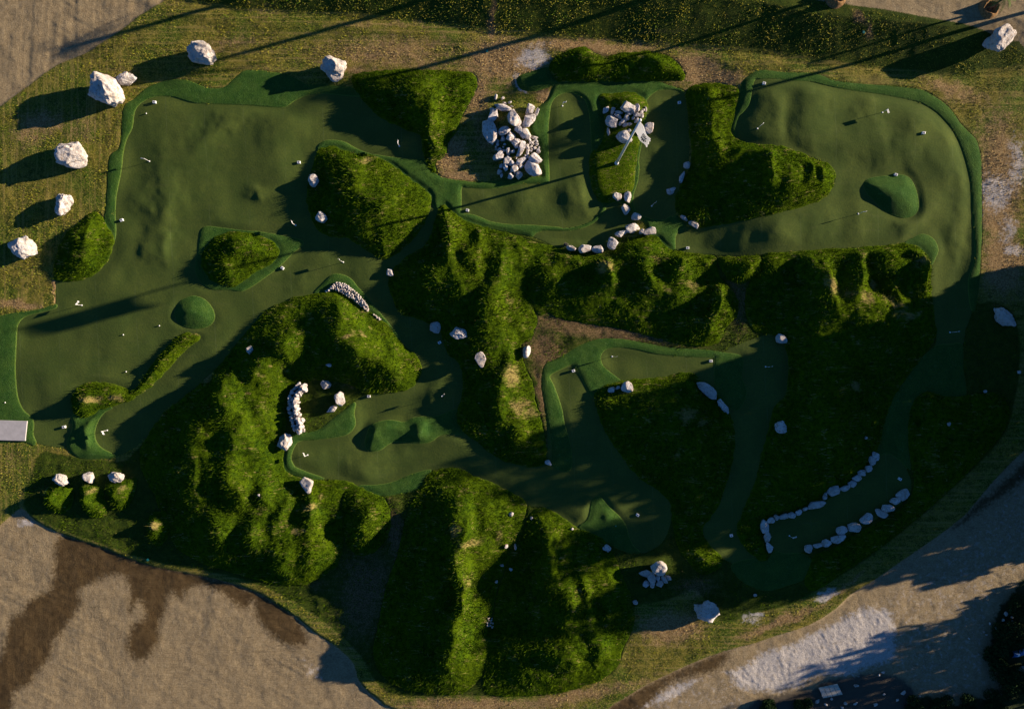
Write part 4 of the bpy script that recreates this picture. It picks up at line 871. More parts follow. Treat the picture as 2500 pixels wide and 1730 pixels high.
for k, (px, py, w_, h_, rot) in enumerate(BUNKER_LOW):
    rock('edging_stone', f'{ordw[k]} stone from the right end of the shorter lower row', px, py, w_ * 1.12, h_ * 1.12, rot, .55, 2300 + k * 3, 'edging stone', 'lower row of stones lining the narrow green', sub=4)
CLUSTER = [(1610,1386,40,36,-35,1.3),(1578,1399,36,20,-10,.7),(1591,1410,20,30,10,.8),(1577,1425,16,20,0,.5),(1593,1427,14,15,20,.5),(1611,1423,17,18,-20,.5),(1621,1414,12,24,30,.5),(1630,1410,17,16,10,.5),(1606,1411,11,14,0,.5)]
nm2 = ['biggest rounded boulder of the lower cluster','long pointed boulder at the left of the lower cluster','upright boulder in the middle of the lower cluster','lowest left stone of the lower cluster','small stone beside the lowest left of the cluster','lowest stone right of the gap in the lower cluster','slanting stone on the right side of the lower cluster','rightmost stone of the lower cluster','stone wedged in the centre of the lower cluster']
for k, ((px, py, w_, h_, rot, hz), lb) in enumerate(zip(CLUSTER, nm2)):
    rock('boulder', lb, px, py, w_, h_, rot, hz, 2400 + k * 3, group='boulders of the lower cluster')
# rock pile beside the loop green
def cA(x, y): return 1160 + x / 6.94, 220 + y / 6.94
PILE = [(350,120,45,90,-15),(468,145,55,45,0),(475,300,280,110,-16),(590,210,60,35,20),(500,225,80,30,-15),(620,280,60,25,-25),(300,440,150,260,-40),(245,700,230,420,12),(665,475,225,270,0),(930,330,130,190,-25),(1045,375,70,130,-35),(900,525,260,190,20),(490,690,190,140,25),(475,820,75,90,0),(600,785,155,150,15),(740,685,120,150,20),(845,740,165,190,20),(690,880,140,130,-20),(775,1010,100,300,-25),(895,815,95,40,30),(1000,810,120,55,-15),(560,1045,75,130,0),(400,1125,140,190,-40),(640,1040,70,60,0),(540,1200,110,160,-30),(520,1300,95,150,10),(620,1240,110,90,0),(780,1210,210,100,20),(780,1290,80,60,20),(670,1335,115,120,-20),(745,1440,110,120,25),(610,1455,110,100,0),(415,1385,80,80,0),(445,1445,45,80,0),(440,1290,60,70,0),(1020,1155,225,170,-15),(985,1335,300,200,-35),(890,980,60,70,0),(380,925,60,60,0),(385,870,50,50,0),(500,925,50,30,0),(355,965,40,40,0),(885,1075,45,95,10),(1010,985,60,60,0),(1070,1030,70,80,0),(1040,930,60,50,0),(1040,870,50,50,0),(960,900,60,50,0),(960,1010,50,50,0),(945,955,40,50,0),(700,960,80,60,0),(410,1020,70,70,-20),(925,850,50,40,0),(285,330,70,60,20)]
pn = {2:'long flat topped slab at the upper edge of the rock pile',6:'slanting brown topped boulder at the upper left of the rock pile',7:'big smooth oval boulder at the left edge of the rock pile',8:'round brown topped boulder in the upper middle of the rock pile',9:'pointed boulder at the top right of the rock pile',11:'large split boulder on the right of the rock pile',18:'long upright rust tinged rock in the centre of the rock pile',22:'leaning egg shaped boulder on the lower left of the rock pile',35:'broad sloping boulder on the right of the rock pile above the corner one',36:'biggest white boulder at the lower right corner of the rock pile',30:'white rock at the bottom tip of the rock pile',0:'thin shard alone at the very top left of the rock pile',1:'small chip alone above the long slab',14:'blocky boulder left of centre in the rock pile',12:'wide boulder between the oval and the round ones',16:'faceted boulder below the large split one',15:'boulder squeezed between the round and the faceted ones',27:'flat pointed boulder under the rust tinged rock'}
for k, (x, y, w_, h_, rot) in enumerate(PILE):
    px, py = cA(x, y); big = max(w_, h_) / 6.94
    rock('boulder' if big > 16 else 'stone', pn.get(k, 'rock of the loose pile left of the loop green'), px, py, w_ / 6.94 * 1.1, h_ / 6.94 * 1.1, rot, .18 + .6 * min(w_, h_) / 6.94 * K * 1.2, 3000 + k * 3, 'boulder' if big > 16 else 'stone', 'rocks of the pile beside the loop green', mat=MRW, sub=4 if big > 16 else 3)
rr = np.random.default_rng(5)
for k in range(46):
    t = rr.uniform(); 
    if k < 26: x, y = rr.normal(960, 75), rr.normal(960, 80)
    elif k < 36: x, y = rr.normal(400, 40), rr.normal(920, 60)
    else: x, y = rr.uniform(480, 1000), rr.uniform(1000, 1430)
    px, py = cA(x, y); d = rr.uniform(4, 8)
    rock('stone', 'small rubble stone among the bigger rocks of the pile', px, py, d, d * rr.uniform(.6, 1.1), rr.uniform(0, 180), .2, 3300 + k * 3, 'stone', 'small rubble in the rock pile', sub=2, lift=.1)
# rocks round the flagpole island
def cB(x, y): return 1460 + x / 8.4, 230 + y / 8.4
FLAGROCKS = [(160,325,115,130,0),(300,350,75,145,-15),(600,250,290,200,15),(800,280,110,150,0),(715,335,110,110,0),(890,415,80,150,0),(790,430,130,100,15),(800,535,90,120,-20),(980,310,40,110,0),(925,330,70,50,35),(590,480,100,110,-15),(530,540,120,90,15),(280,565,240,260,25),(460,600,80,80,0),(560,630,110,70,0),(430,380,150,60,-15),(440,470,120,70,-40),(640,390,90,70,0),(210,770,60,150,15),(545,870,310,230,-15),(1040,700,250,190,30),(630,755,70,70,0),(830,640,40,70,0),(380,440,100,50,-30),(720,500,60,60,0),(650,620,80,60,0)]
fn = {0:'blue grey stone apart at the left of the flag island rocks',1:'upright narrow stone beside the separate one by the flagpole',2:'large flat topped boulder crowning the flag island rocks',3:'tan rounded boulder right of the crowning one',12:'big wedge boulder on the left of the flag island',18:'thin pointed stone lowest on the left of the flag island',19:'wide split boulder crossed by the flagpole',20:'angular boulder sticking out to the right over the green',5:'outer right rounded stone of the flag island heap',8:'thin pale stone at the right end of the flag island heap'}
for k, (x, y, w_, h_, rot) in enumerate(FLAGROCKS):
    px, py = cB(x, y); big = max(w_, h_) / 8.4
    rock('boulder' if big > 14 else 'stone', fn.get(k, 'rock of the heap under the big white flag'), px, py, w_ / 8.4 * 1.12, h_ / 8.4 * 1.12, rot, (1.2 if k in (2,19) else .35 + .4 * min(w_, h_) / 8.4 * K), 3500 + k * 3, 'boulder' if big > 14 else 'stone', 'rocks of the heap under the flag', mat=MRW, sub=4 if big > 14 else 3)
# curved dry stone wall of the garden: every stone its own object
arc = np.array([(742,942),(728,954),(719,966),(717,980),(717,995),(719,1008),(723,1020),(727,1034),(731,1048)], float)
seglen = np.linalg.norm(np.diff(arc, axis=0), axis=1); cum = np.concatenate([[0], np.cumsum(seglen)])
def along(t):
    s_ = t * cum[-1]; return np.interp(s_, cum, arc[:, 0]), np.interp(s_, cum, arc[:, 1])
rr = np.random.default_rng(8)
k = 0
for row, (off, hgt, dn) in enumerate([(9, .55, 13), (0, .75, 15), (-10, .5, 14), (4, 1.0, 11)]):
    for q in range(dn):
        t = (q + .5 + rr.uniform(-.15, .15)) / dn
        x, y = along(t); x2, y2 = along(min(1, t + .02)); x1, y1 = along(max(0, t - .02))
        tx, ty = x2 - x1, y2 - y1; l = math.hypot(tx, ty)
        px, py = x - ty / l * off * -1, y + tx / l * off * -1
        rock('wall_stone', 'rough stone in the curved dry stone wall of the garden', px + rr.uniform(-1, 1), py + rr.uniform(-1, 1), rr.uniform(9, 15), rr.uniform(8, 12), rr.uniform(0, 180), rr.uniform(.5, .75), 3800 + k * 3, 'stone', 'stones of the curved garden wall', sub=3, mat=MRW, lift=0 if row != 3 else .35)
        k += 1
for lb, px, py, w_, h_, hz in [('pink white stone crowning the top end of the curved garden wall',741,945,22,18,.9),('big white block ending the curved garden wall at the bottom',731,1049,22,22,1.0),('white stone at the inner side near the wall bottom',736,1026,14,13,.8),('small corner stone at the very bottom of the garden wall',742,1049,8,11,.6)]:
    rock('wall_stone', lb, px, py, w_, h_, 20, hz, int(3990 + px), 'stone', 'stones of the curved garden wall')
# pebble slope: shared pebble meshes, one object each
peb = []
for q in range(6):
    v, f = rock_mesh(5000 + q, 2, 8)
    me_o = np_mesh('pebble', v * np.array([.5, .42, .42]), tris=f, mat=MPB)
    peb.append(me_o)
spine_pts = np.array([(796,711),(806,703),(818,697),(832,700),(846,708),(858,717),(870,726),(880,736),(890,746),(900,757)], float)
wid = np.array([3, 6, 9, 11, 11, 10, 9, 8, 6, 3.0])
sl_ = np.linalg.norm(np.diff(spine_pts, axis=0), axis=1); cm = np.concatenate([[0], np.cumsum(sl_)])
rr = np.random.default_rng(77); placed = []
def put_pebble(px, py, d, label, group, first=None):
    x, y, z = spot(px, py, .1)
    src = peb[rr.integers(0, 6)]
    o = src.copy(); C.objects.link(o)
    o.location = (x, y, z + .11 + rr.uniform(0, .07)); o.scale = (d, d, d); o.rotation_euler = (rr.uniform(-.4, .4), rr.uniform(-.4, .4), rr.uniform(0, 6.28))
    tag(o, label, 'pebble', group)
tries = 0
while len(placed) < 170 and tries < 9000:
    tries += 1
    s_ = rr.uniform(0, cm[-1]); cx_ = np.interp(s_, cm, spine_pts[:, 0]); cy_ = np.interp(s_, cm, spine_pts[:, 1]); ww = np.interp(s_, cm, wid)
    o_ = rr.uniform(-1, 1) * ww
    px, py = cx_ + o_ * .55, cy_ - o_ * .8
    if any((px - a) ** 2 + (py - b) ** 2 < 3.7 ** 2 for a, b in placed): continue
    placed.append((px, py))
    put_pebble(px, py, rr.uniform(.19, .29), 'white pebble on the slope at the top of the huge mound', 'white pebbles on the slope')
for q in range(12):
    t = q / 11
    put_pebble(913 + 17 * t + rr.uniform(-1.5, 1.5), 769 + 12 * t + rr.uniform(-2, 2), rr.uniform(.12, .24), 'white pebble in the short trail right of the pebble slope', 'white pebbles in the short trail')
for q in range(30):
    a_, r_ = rr.uniform(0, 6.28), math.sqrt(rr.uniform(0, 1))
    put_pebble(1197 + 9 * r_ * math.cos(a_), 1520 + 14 * r_ * math.sin(a_), rr.uniform(.12, .2), 'grey pebble in the oval heap on the dark slope at the bottom', 'pebbles in the oval heap')
for o in peb: bpy.data.objects.remove(o)

# ------------------------------------------------------------------ flags, markers, balls
def cyl(r0, r1, p0, p1, n=8):
    p0, p1 = np.array(p0, float), np.array(p1, float)
    d = p1 - p0; d /= np.linalg.norm(d)
    a = np.cross(d, [0, 0, 1.0]);
    if np.linalg.norm(a) < 1e-3: a = np.array([1.0, 0, 0])
    a /= np.linalg.norm(a); b = np.cross(d, a)
    V = []
    for p, r in ((p0, r0), (p1, r1)):
        for k in range(n):
            t = 2 * math.pi * k / n; V.append(tuple(p + r * (math.cos(t) * a + math.sin(t) * b)))
    F = [(k, (k + 1) % n, n + (k + 1) % n, n + k) for k in range(n)] + [tuple(range(n))[::-1], tuple(range(n, 2 * n))]
    return V, F
def join(parts):
    V, F = [], []
    for v, f in parts:
        o = len(V); V += list(v); F += [tuple(i + o for i in q) for q in f]
    return V, F
def box(cx, cy, cz, sx, sy, sz):
    V = [(cx + a * sx / 2, cy + b * sy / 2, cz + c * sz / 2) for a in (-1, 1) for b in (-1, 1) for c in (-1, 1)]
    F = [(0,1,3,2),(4,6,7,5),(0,4,5,1),(2,3,7,6),(0,2,6,4),(1,5,7,3)]
    return V, F
def empty(name, loc, rz=0):
    o = bpy.data.objects.new(name, None); C.objects.link(o); o.location = loc; o.rotation_euler = (0, 0, rz); o.empty_display_size = .2
    return o
def copy_tree(o, parent=None):
    c = o.copy(); C.objects.link(c); c.parent = parent
    for ch in list(o.children): copy_tree(ch, c)
    return c
MCLOTH = mat_plain('flag_fabric', (.82, .82, .83), .8, .1, .02)
_t = MCLOTH.node_tree; _tr = _t.nodes.new('ShaderNodeBsdfTranslucent'); _tr.inputs[0].default_value = (.8, .8, .82, 1)
_mx = _t.nodes.new('ShaderNodeMixShader'); _mx.inputs[0].default_value = .5
_t.links.new(_t.nodes['Principled BSDF'].outputs[0], _mx.inputs[1]); _t.links.new(_tr.outputs[0], _mx.inputs[2])
_t.links.new(_mx.outputs[0], _t.nodes['Material Output'].inputs[0])
def make_flag():
    root = empty('golf_flag', (0, 0, 0))
    v, f = join([cyl(.022, .018, (0, 0, 0), (0, 0, 1.15))]); mesh_obj('pole', v, f, MW, root)
    v, f = join([cyl(.085, .085, (0, 0, .0), (0, 0, .03), 12)]); mesh_obj('cup_rim', v, f, MW, root)
    # rippled cloth
    n, m = 8, 4; V = []; F = []
    for th_ in (-1, 1):
        for j in range(m + 1):
            for i in range(n + 1):
                u = i / n; t = j / m
                V.append((.02 + u * .42, .05 * math.sin(u * 7) * u + th_ * .006, 1.13 - .30 * t - .05 * u))
    for s_ in range(2):
        o_ = s_ * (n + 1) * (m + 1)
        for j in range(m):
            for i in range(n):
                q = [o_ + j * (n + 1) + i, o_ + j * (n + 1) + i + 1, o_ + (j + 1) * (n + 1) + i + 1, o_ + (j + 1) * (n + 1) + i]
                F.append(tuple(q if s_ else q[::-1]))
    mesh_obj('flag_cloth', V, F, MCLOTH, root)
    return root
FLAGS = [(365,394,'golf flag on the upper left green',170),(1849,314,'golf flag at the left edge of the upper right green',40),(2154,275,'golf flag in the middle of the upper right green',-60),(1373,259,'golf flag at the top of the loop green',20),(1591,503,'golf flag at the bottom of the narrow green',40),(975,357,'golf flag in the mound shadow on the upper left green',90),(722,550,'golf flag in the knoll shadow',120),(2095,522,'golf flag beside the kidney hump',10),(200,745,'golf flag on the far left green above the long shadow',60),(262,1050,'golf flag at the very bottom of the left green',-60),(838,640,'golf flag just below the grass knoll',140),(751,1110,'golf flag at the left end of the central lower green',120),(1080,966,'golf flag in the shaded bend of the corridor',40),(1494,870,'golf flag at the left end of the arm green',0),(1869,895,'golf flag in the dark column green',10),(2319,811,'golf flag in the dark far right corridor',10),(1927,1307,'golf flag on the stone lined green',20)]
proto = make_flag()
for k, (px, py, lb, rz) in enumerate(FLAGS):
    o = proto if k == 0 else copy_tree(proto)
    x, y, z = spot(px, py)
    o.location = (x, y, z + .015); o.scale = (.88, .88, .88); o.rotation_euler = (0, 0, R(rz))
    tag(o, lb, 'golf flag', 'small golf flags in the holes')
def make_marker():
    root = empty('tee_marker', (0, 0, 0))
    v, f = join([box(0, 0, .10, .30, .24, .20)]); b_ = mesh_obj('block', v, f, MW, root, False)
    md = b_.modifiers.new('bevel', 'BEVEL'); md.width = .02; md.segments = 2
    v, f = join([box(-.04, 0, .204, .04, .12, .006), box(.04, 0, .204, .04, .12, .006), box(0, -.04, .2045, .10, .03, .006)]); mesh_obj('number_mark', v, f, MBK, root, False)
    return root
MARK = [(376,249,'white tee marker at the top left corner of the upper left green',0),(296,537,'white tee marker at the left edge of the left green',20),(729,396,'white tee marker on the shadow edge left of the knoll',0),(689,654,'white tee marker below the island fringe tip',-35),(1141,513,'white tee marker at the left end of the loop green',-10),(1866,203,'white tee marker at the top of the upper right green',-10),(2256,324,'white tee marker at the right of the upper right green',0),(2188,426,'white tee marker at the top of the kidney hump',-15),(1679,605,'white tee marker at the lower left end of the big right green',0),(155,1042,'white tee marker by the concrete slab end of the left green',10),(1073,836,'white tee marker in the dark central corridor',30),(900,967,'white tee marker at the right tip of the stone garden',0),(1400,905,'white tee marker on the sunlit tee tongue',20),(1736,881,'white tee marker at the right end of the arm green',0),(2198,1169,'white tee marker at the upper end of the stone lined green',-30),(1786,1307,'white tee marker at the bottom of the dark column green',10),(1557,1257,'white tee marker in the round end of the lower dark green',-30),(1659,250,'white tee marker at the top of the narrow green',10)]
proto = make_marker()
for k, (px, py, lb, rz) in enumerate(MARK):
    o = proto if k == 0 else copy_tree(proto)
    x, y, z = spot(px, py, .2)
    o.location = (x, y, z + .01); o.rotation_euler = (0, 0, R(rz))
    tag(o, lb, 'tee marker', 'white tee markers')
v, f = ICO[2]
ball0 = np_mesh('ball', v * .06, tris=f, mat=MW)
for k, (px, py, lb) in enumerate([(390,795,'white ball left of the snake ridge under the round dome'),(302,817,'white ball in the middle of the left green'),(309,907,'white ball above the snake ridge bend'),(358,278,'white ball near the top left corner of the upper green'),(14,982,'white ball on the fringe above the concrete slab')]):
    o = ball0 if k == 0 else ball0.copy()
    if k: C.objects.link(o)
    x, y, z = spot(px, py); o.location = (x, y, z + .08); tag(o, lb, 'ball', 'white balls on the left green')

# big flagpole with its flag
fx_, fy_, fz_ = spot(1505, 399)
fp = empty('flagpole', (fx_, fy_, fz_ + .05))
tag(fp, 'tall white flagpole on the grass island flying a white flag', 'flagpole')
v, f = cyl(.13, .075, (0, 0, 0), (0, 0, 12.1), 16); mesh_obj('pole', v, f, MW, fp)
v, f = join([cyl(.20, .19, (0, 0, 0), (0, 0, .22), 20)]); bs = mesh_obj('base_cover', v, f, MW, fp)
sv, sf = ICO[3]; bb = np_mesh('base_ball', sv * np.array([.19, .19, .14]) + np.array([0, 0, .24]), tris=sf, mat=MW, parent=fp)
bb = np_mesh('finial', sv * .13 + np.array([0, 0, 12.2]), tris=sf, mat=MW, parent=fp)
n, m = 26, 16; V = []; F = []
dirx, diry = .58, -.81
def cloth(u, t):
    L = 1.6 * u
    rip = .11 * math.sin(u * 7 + t * 1.2) * (u + .15)
    zz = 11.95 - 2.3 * t * (1 - .12 * u) - .5 * u * u
    e = 0
    return (dirx * L - diry * rip, diry * L + dirx * rip, zz)
for th_ in (-1, 1):
    for j in range(m + 1):
        for i in range(n + 1):
            t = j / m
            umax = 1 - .03 * math.sin(t * 19) + .04 * t
            p = cloth(i / n * umax, t); V.append((p[0] - diry * .012 * th_, p[1] + dirx * .012 * th_, p[2]))
for s_ in range(2):
    o_ = s_ * (n + 1) * (m + 1)
    for j in range(m):
        for i in range(n):
            q = [o_ + j * (n + 1) + i, o_ + j * (n + 1) + i + 1, o_ + (j + 1) * (n + 1) + i + 1, o_ + (j + 1) * (n + 1) + i]
            F.append(tuple(q if s_ else q[::-1]))
cl = mesh_obj('flag_cloth', V, F, MCLOTH, fp)
# printed emblem: a fan of short strokes near the fly end, on both faces
V = []; F = []
for side in (-1, 1):
    for q, (u0, u1, t0, t1) in enumerate([(.54,.59,.24,.42),(.62,.67,.17,.42),(.70,.75,.17,.42),(.78,.83,.24,.43),(.54,.60,.54,.76),(.63,.69,.54,.84),(.72,.78,.54,.84),(.54,.80,.46,.51),(.81,.86,.54,.72)]):
        o_ = len(V)
        for (u, t) in ((u0, t0), (u1, t0), (u1, t1), (u0, t1)):
            p = cloth(u, t); V.append((p[0] - diry * .024 * side, p[1] + dirx * .024 * side, p[2]))
        F.append((o_, o_ + 1, o_ + 2, o_ + 3))
mesh_obj('printed_emblem', V, F, MBK, cl, False)

# ------------------------------------------------------------------ slab, boards, lids, tarpaulin
def prism(name, pts, z0, z1, mat, label, cat, bev=.02):
    n = len(pts)
    V = [(x, y, z0) for x, y in pts] + [(x, y, z1) for x, y in pts]
    F = [tuple(range(n)), tuple(range(2 * n - 1, n - 1, -1))] + [(k, n + k, n + (k + 1) % n, (k + 1) % n) for k in range(n)]
    o = mesh_obj(name, V, F, mat, None, False)
    md = o.modifiers.new('bevel', 'BEVEL'); md.width = bev; md.segments = 2
    import bmesh
    bm = bmesh.new(); bm.from_mesh(o.data); bmesh.ops.recalc_face_normals(bm, faces=bm.faces); bm.to_mesh(o.data); bm.free()
    tag(o, label, cat)
    return o
x_, y_, z_ = spot(30, 1050)
prism('concrete_slab', [(wx(-30), wy(1024)), (wx(70), wy(1027)), (wx(65), wy(1075)), (wx(-30), wy(1073))], z_ - .1, z_ + .16, MCONC, 'pale concrete slab at the far left edge beside the green', 'slab')
q = [spot(*p) for p in [(1996, 1675), (2042, 1665), (2055, 1691), (2007, 1701)]]
zb = max(p[2] for p in q)
bd = empty('wooden_board', (0, 0, 0)); tag(bd, 'grey wooden board lying on the rubble at the bottom right', 'board')
for k in range(4):
    a0, a1 = k / 4 + .01, (k + 1) / 4 - .01
    A = [(q[0][0] + (q[1][0] - q[0][0]) * a, q[0][1] + (q[1][1] - q[0][1]) * a) for a in (a0, a1)]
    B = [(q[3][0] + (q[2][0] - q[3][0]) * a, q[3][1] + (q[2][1] - q[3][1]) * a) for a in (a0, a1)]
    pts = [A[0], A[1], B[1], B[0]]
    V = [(x, y, zb + .16) for x, y in pts] + [(x, y, zb + .20) for x, y in pts]
    mesh_obj('plank', V, [(3, 2, 1, 0), (4, 5, 6, 7), (0, 1, 5, 4), (1, 2, 6, 5), (2, 3, 7, 6), (3, 0, 4, 7)], MWOOD, bd, False)
for t_ in (.15, .85):
    A = (q[0][0] + (q[3][0] - q[0][0]) * t_, q[0][1] + (q[3][1] - q[0][1]) * t_); B = (q[1][0] + (q[2][0] - q[1][0]) * t_, q[1][1] + (q[2][1] - q[1][1]) * t_)
    v, f = cyl(.07, .07, (A[0], A[1], zb + .09), (B[0], B[1], zb + .09), 4); mesh_obj('bearer', v, f, MWOOD, bd, False)
for px, py, lb in [(362, 1365, 'round teal valve lid in the lower left boundary grass'), (2107, 80, 'teal valve lid at the end of the straw streak on the top bank'), (1189, 126, 'teal valve lid in the bare straw left of the double humped ridge'), (1503, 1283, 'tiny teal lid on the triangular fringe patch')]:
    x, y, z = spot(px, py); r_ = .13 if px != 1503 else .06
    v, f = join([cyl(r_, r_, (0, 0, 0), (0, 0, .05), 16), cyl(r_ * .6, r_ * .6, (0, 0, .04), (0, 0, .065), 16)])
    o = mesh_obj('valve_lid', v, f, MTEAL, None, False); o.location = (x, y, z + .08); tag(o, lb, 'valve lid')
x, y, z = spot(2490, 1590)
V = []; F = []
n = 14
for j in range(7):
    for i in range(n):
        u = i / (n - 1) * 2.2 - .9; t = j / 6 - .5
        V.append((u, t * .7 + .2 * u, .12 + .28 * math.cos(t * 3) + .07 * math.sin(u * 7 + t * 5)))
for j in range(6):
    for i in range(n - 1): F.append((j * n + i, j * n + i + 1, (j + 1) * n + i + 1, (j + 1) * n + i))
o = mesh_obj('tarpaulin', V, F, MBLUE); o.location = (x, y, z + .05); tag(o, 'crumpled blue tarpaulin among the shrubs at the right edge', 'tarpaulin')
md = o.modifiers.new('thickness', 'SOLIDIFY'); md.thickness = .02
x, y, z = spot(2494, 1632)
rock('boulder', 'blue grey boulder at the right edge below the blue tarpaulin', 2496, 1632, 22, 16, 0, .6, 6001)
rr = np.random.default_rng(12)
rub = [(1992+3,1710,14,8),(2030,1704,6,7),(2088,1716,12,6),(2137,1718,11,7),(2157,1693,6,5),(2205,1690,14,10),(2190,1707,5,8),(2063,1715,8,8),(2056,1726,10,6),(2015,1718,9,6),(2090,1672,14,6),(2245,1698,4,4),(2455,1497,8,12),(2466,1488,7,6),(2448,1512,8,5),(2461,1523,7,5),(2473,1517,6,8),(2416,1521,5,7),(2431,1532,6,6),(2400,1541,5,5),(2408,1548,4,6),(2461,1552,9,5),(2365,1557,4,4),(2470,1505,6,6),(2155,1640,10,5),(2145,1646,6,5)]
for k, (px, py, w_, h_) in enumerate(rub):
    rock('stone', 'rubble stone on the dark waste ground at the bottom' if px < 2300 else 'loose stone beside the shrubs at the right edge', px, py, w_, h_, rr.uniform(0, 180), .25, 6100 + k * 3, 'stone', 'rubble at the bottom of the picture' if px < 2300 else 'stones beside the right shrubs', sub=3)

# ------------------------------------------------------------------ shrubs, trees, palms
def leaf_cloud(n, centres, radii, size, seed):
    """n leaf quads spread through ellipsoid lobes"""
    r = np.random.default_rng(seed)
    k = r.integers(0, len(centres), n)
    d = r.normal(size=(n, 3)); d /= np.linalg.norm(d, axis=1)[:, None]
    rad = r.uniform(.35, 1, n) ** .5
    P = np.array(centres)[k] + d * rad[:, None] * np.array(radii)[k]
    a = r.normal(size=(n, 3)); a /= np.linalg.norm(a, axis=1)[:, None]
    b = np.cross(a, d + r.normal(size=(n, 3)) * .6); b /= np.linalg.norm(b, axis=1)[:, None] + 1e-6
    s = size * r.uniform(.6, 1.4, n)[:, None]
    V = np.stack([P - a * s * .5, P - b * s * .28, P + a * s * .5, P + b * s * .28], 1).reshape(-1, 3)
    return V, np.arange(n * 4).reshape(-1, 4)
def tree(name, label, cat, x, y, z, top, rad, seed, group, n=5200, size=.42, mat=None):
    r = np.random.default_rng(seed)
    root = empty(name, (x, y, z)); tag(root, label, cat, group)
    tr = top * .45
    parts = [cyl(.04 * top, .028 * top, (0, 0, -.1), (.1, .05, tr), 10)]
    lobes, rads = [], []
    for q in range(9):
        a_ = q * 2.4 + r.uniform(-.4, .4); hh = top * r.uniform(.30, .80); rr_ = rad * r.uniform(.25, .62)
        c_ = (math.cos(a_) * rr_, math.sin(a_) * rr_, hh)
        lobes.append(c_); rv = rad * r.uniform(.45, .65); rads.append((rv, rv, min(rv, top - hh)))
        parts.append(cyl(.014 * top, .005 * top, (.06, .03, tr * .7), c_, 6))
    lobes.append((0, 0, top * .78)); rads.append((rad * .6, rad * .6, top * .22))
    lobes.append((0, 0, top * .38)); rads.append((rad * .8, rad * .8, top * .36))
    lobes.append((0, 0, top * .16)); rads.append((rad * 1.0, rad * 1.0, top * .18))
    lobes.append((0, 0, top * .14)); rads.append((rad * 1.1, rad * 1.1, top * .15))
    v, f = join(parts); mesh_obj('trunk', v, f, MBARK, root)
    V, Q = leaf_cloud(n, lobes, rads, size, seed + 1)
    np_mesh('crown', V, quads=Q, mat=mat or MLEAF, parent=root, smooth=False)
    return root
# the row of trees off the right edge that keeps the lower right of the course in shade
prof_s = [1320,1345,1360,1385,1405,1430,1480,1500,1550,1600,1640,1665,1690,1740,1795,1806,1836,1848,1920,1950,1972,1990,2005,2030,2050,2060,2120,2130,2150,2165,2190,2250,2420]
prof_h = [0.5,2.0,4.0,9.0,11.5,14,14.5,13.5,13.5,13,10.2,9.6,14.2,14.5,14.2,6.0,6.0,14.2,14.2,9.5,9.0,7.5,5.5,4,2.8,1.5,1.5,3,5,6,7.5,8.5,9]
s_ = 1372.0; k = 0
kinds = ['tall dark leafy tree in the row beyond the right edge', 'broad leafy tree in the row beyond the right edge']
while s_ < 2400:
    hgt = float(np.interp(s_, prof_s, prof_h))
    px = 2740 + 40 * math.sin(k * 2.1)
    py = s_ - SLOPE * px
    rad = 1.7 if hgt > 6 else 1.3
    thin = 1.0 if s_ < 1690 else (.55 if s_ < 1960 else (.4 if s_ < 2060 else .10))
    if hgt > 2.5:
        tree('shade_tree', 'dense shade tree of the row just beyond the right edge', 'tree', wx(px), wy(py), 0, hgt, rad, 700 + k * 5, 'shade trees beyond the right edge', n=int((2600 + 420 * hgt) * thin), size=.5)
    s_ += 33; k += 1
# shrubs in the bottom right corner
SHR = [(2465,1560,1.6,1.6,'bushy green shrub at the right edge under the loose stones'),(2432,1600,1.3,1.0,'brown twiggy shrub at the edge of the pale dirt'),(2450,1640,1.5,1.2,'dark shrub right of the pale dirt tongue'),(2490,1690,1.8,1.6,'tall dark shrub in the bottom right corner'),(2495,1540,1.8,1.8,'dark shrub hugging the right edge above the tarpaulin'),(2490,1660,1.4,1.4,'shrub below the blue tarpaulin'),(2430,1718,1.5,1.2,'low shrub at the bottom edge near the right corner'),(2370,1722,1.3,1.2,'low round shrub on the bottom edge right of the dirt'),(2300,1728,1.3,1.0,'low shrub on the bottom edge in the middle of the waste ground'),(2240,1724,1.2,1.0,'small shrub on the bottom edge next to the rubble'),(1960,1728,1.0,.8,'small green shrub on the bottom edge left of the board'),(1880,1722,1.0,.7,'low weedy shrub at the left end of the waste ground'),(2490,1480,1.5,1.3,'shrub at the right edge above the loose stones')]
for k, (px, py, rad, top, lb) in enumerate(SHR):
    x, y, z = spot(px, py, top * .5)
    r = np.random.default_rng(900 + k)
    root = empty('shrub', (x, y, z)); tag(root, lb, 'shrub', 'dark shrubs in the bottom right corner')
    lob = [(r.uniform(-.6, .6) * rad, r.uniform(-.6, .6) * rad, top * r.uniform(.3, .6)) for q in range(6)]
    rd = [(rad * .5, rad * .5, top * .4)] * 6
    V, Q = leaf_cloud(2600, lob, rd, .16, 910 + k)
    np_mesh('foliage', V, quads=Q, mat=MLEAF2, parent=root, smooth=False)
    v, f = join([cyl(.04, .015, (0, 0, -.05), (l[0] * .8, l[1] * .8, l[2]), 6) for l in lob]); mesh_obj('stem', v, f, MBARK, root)
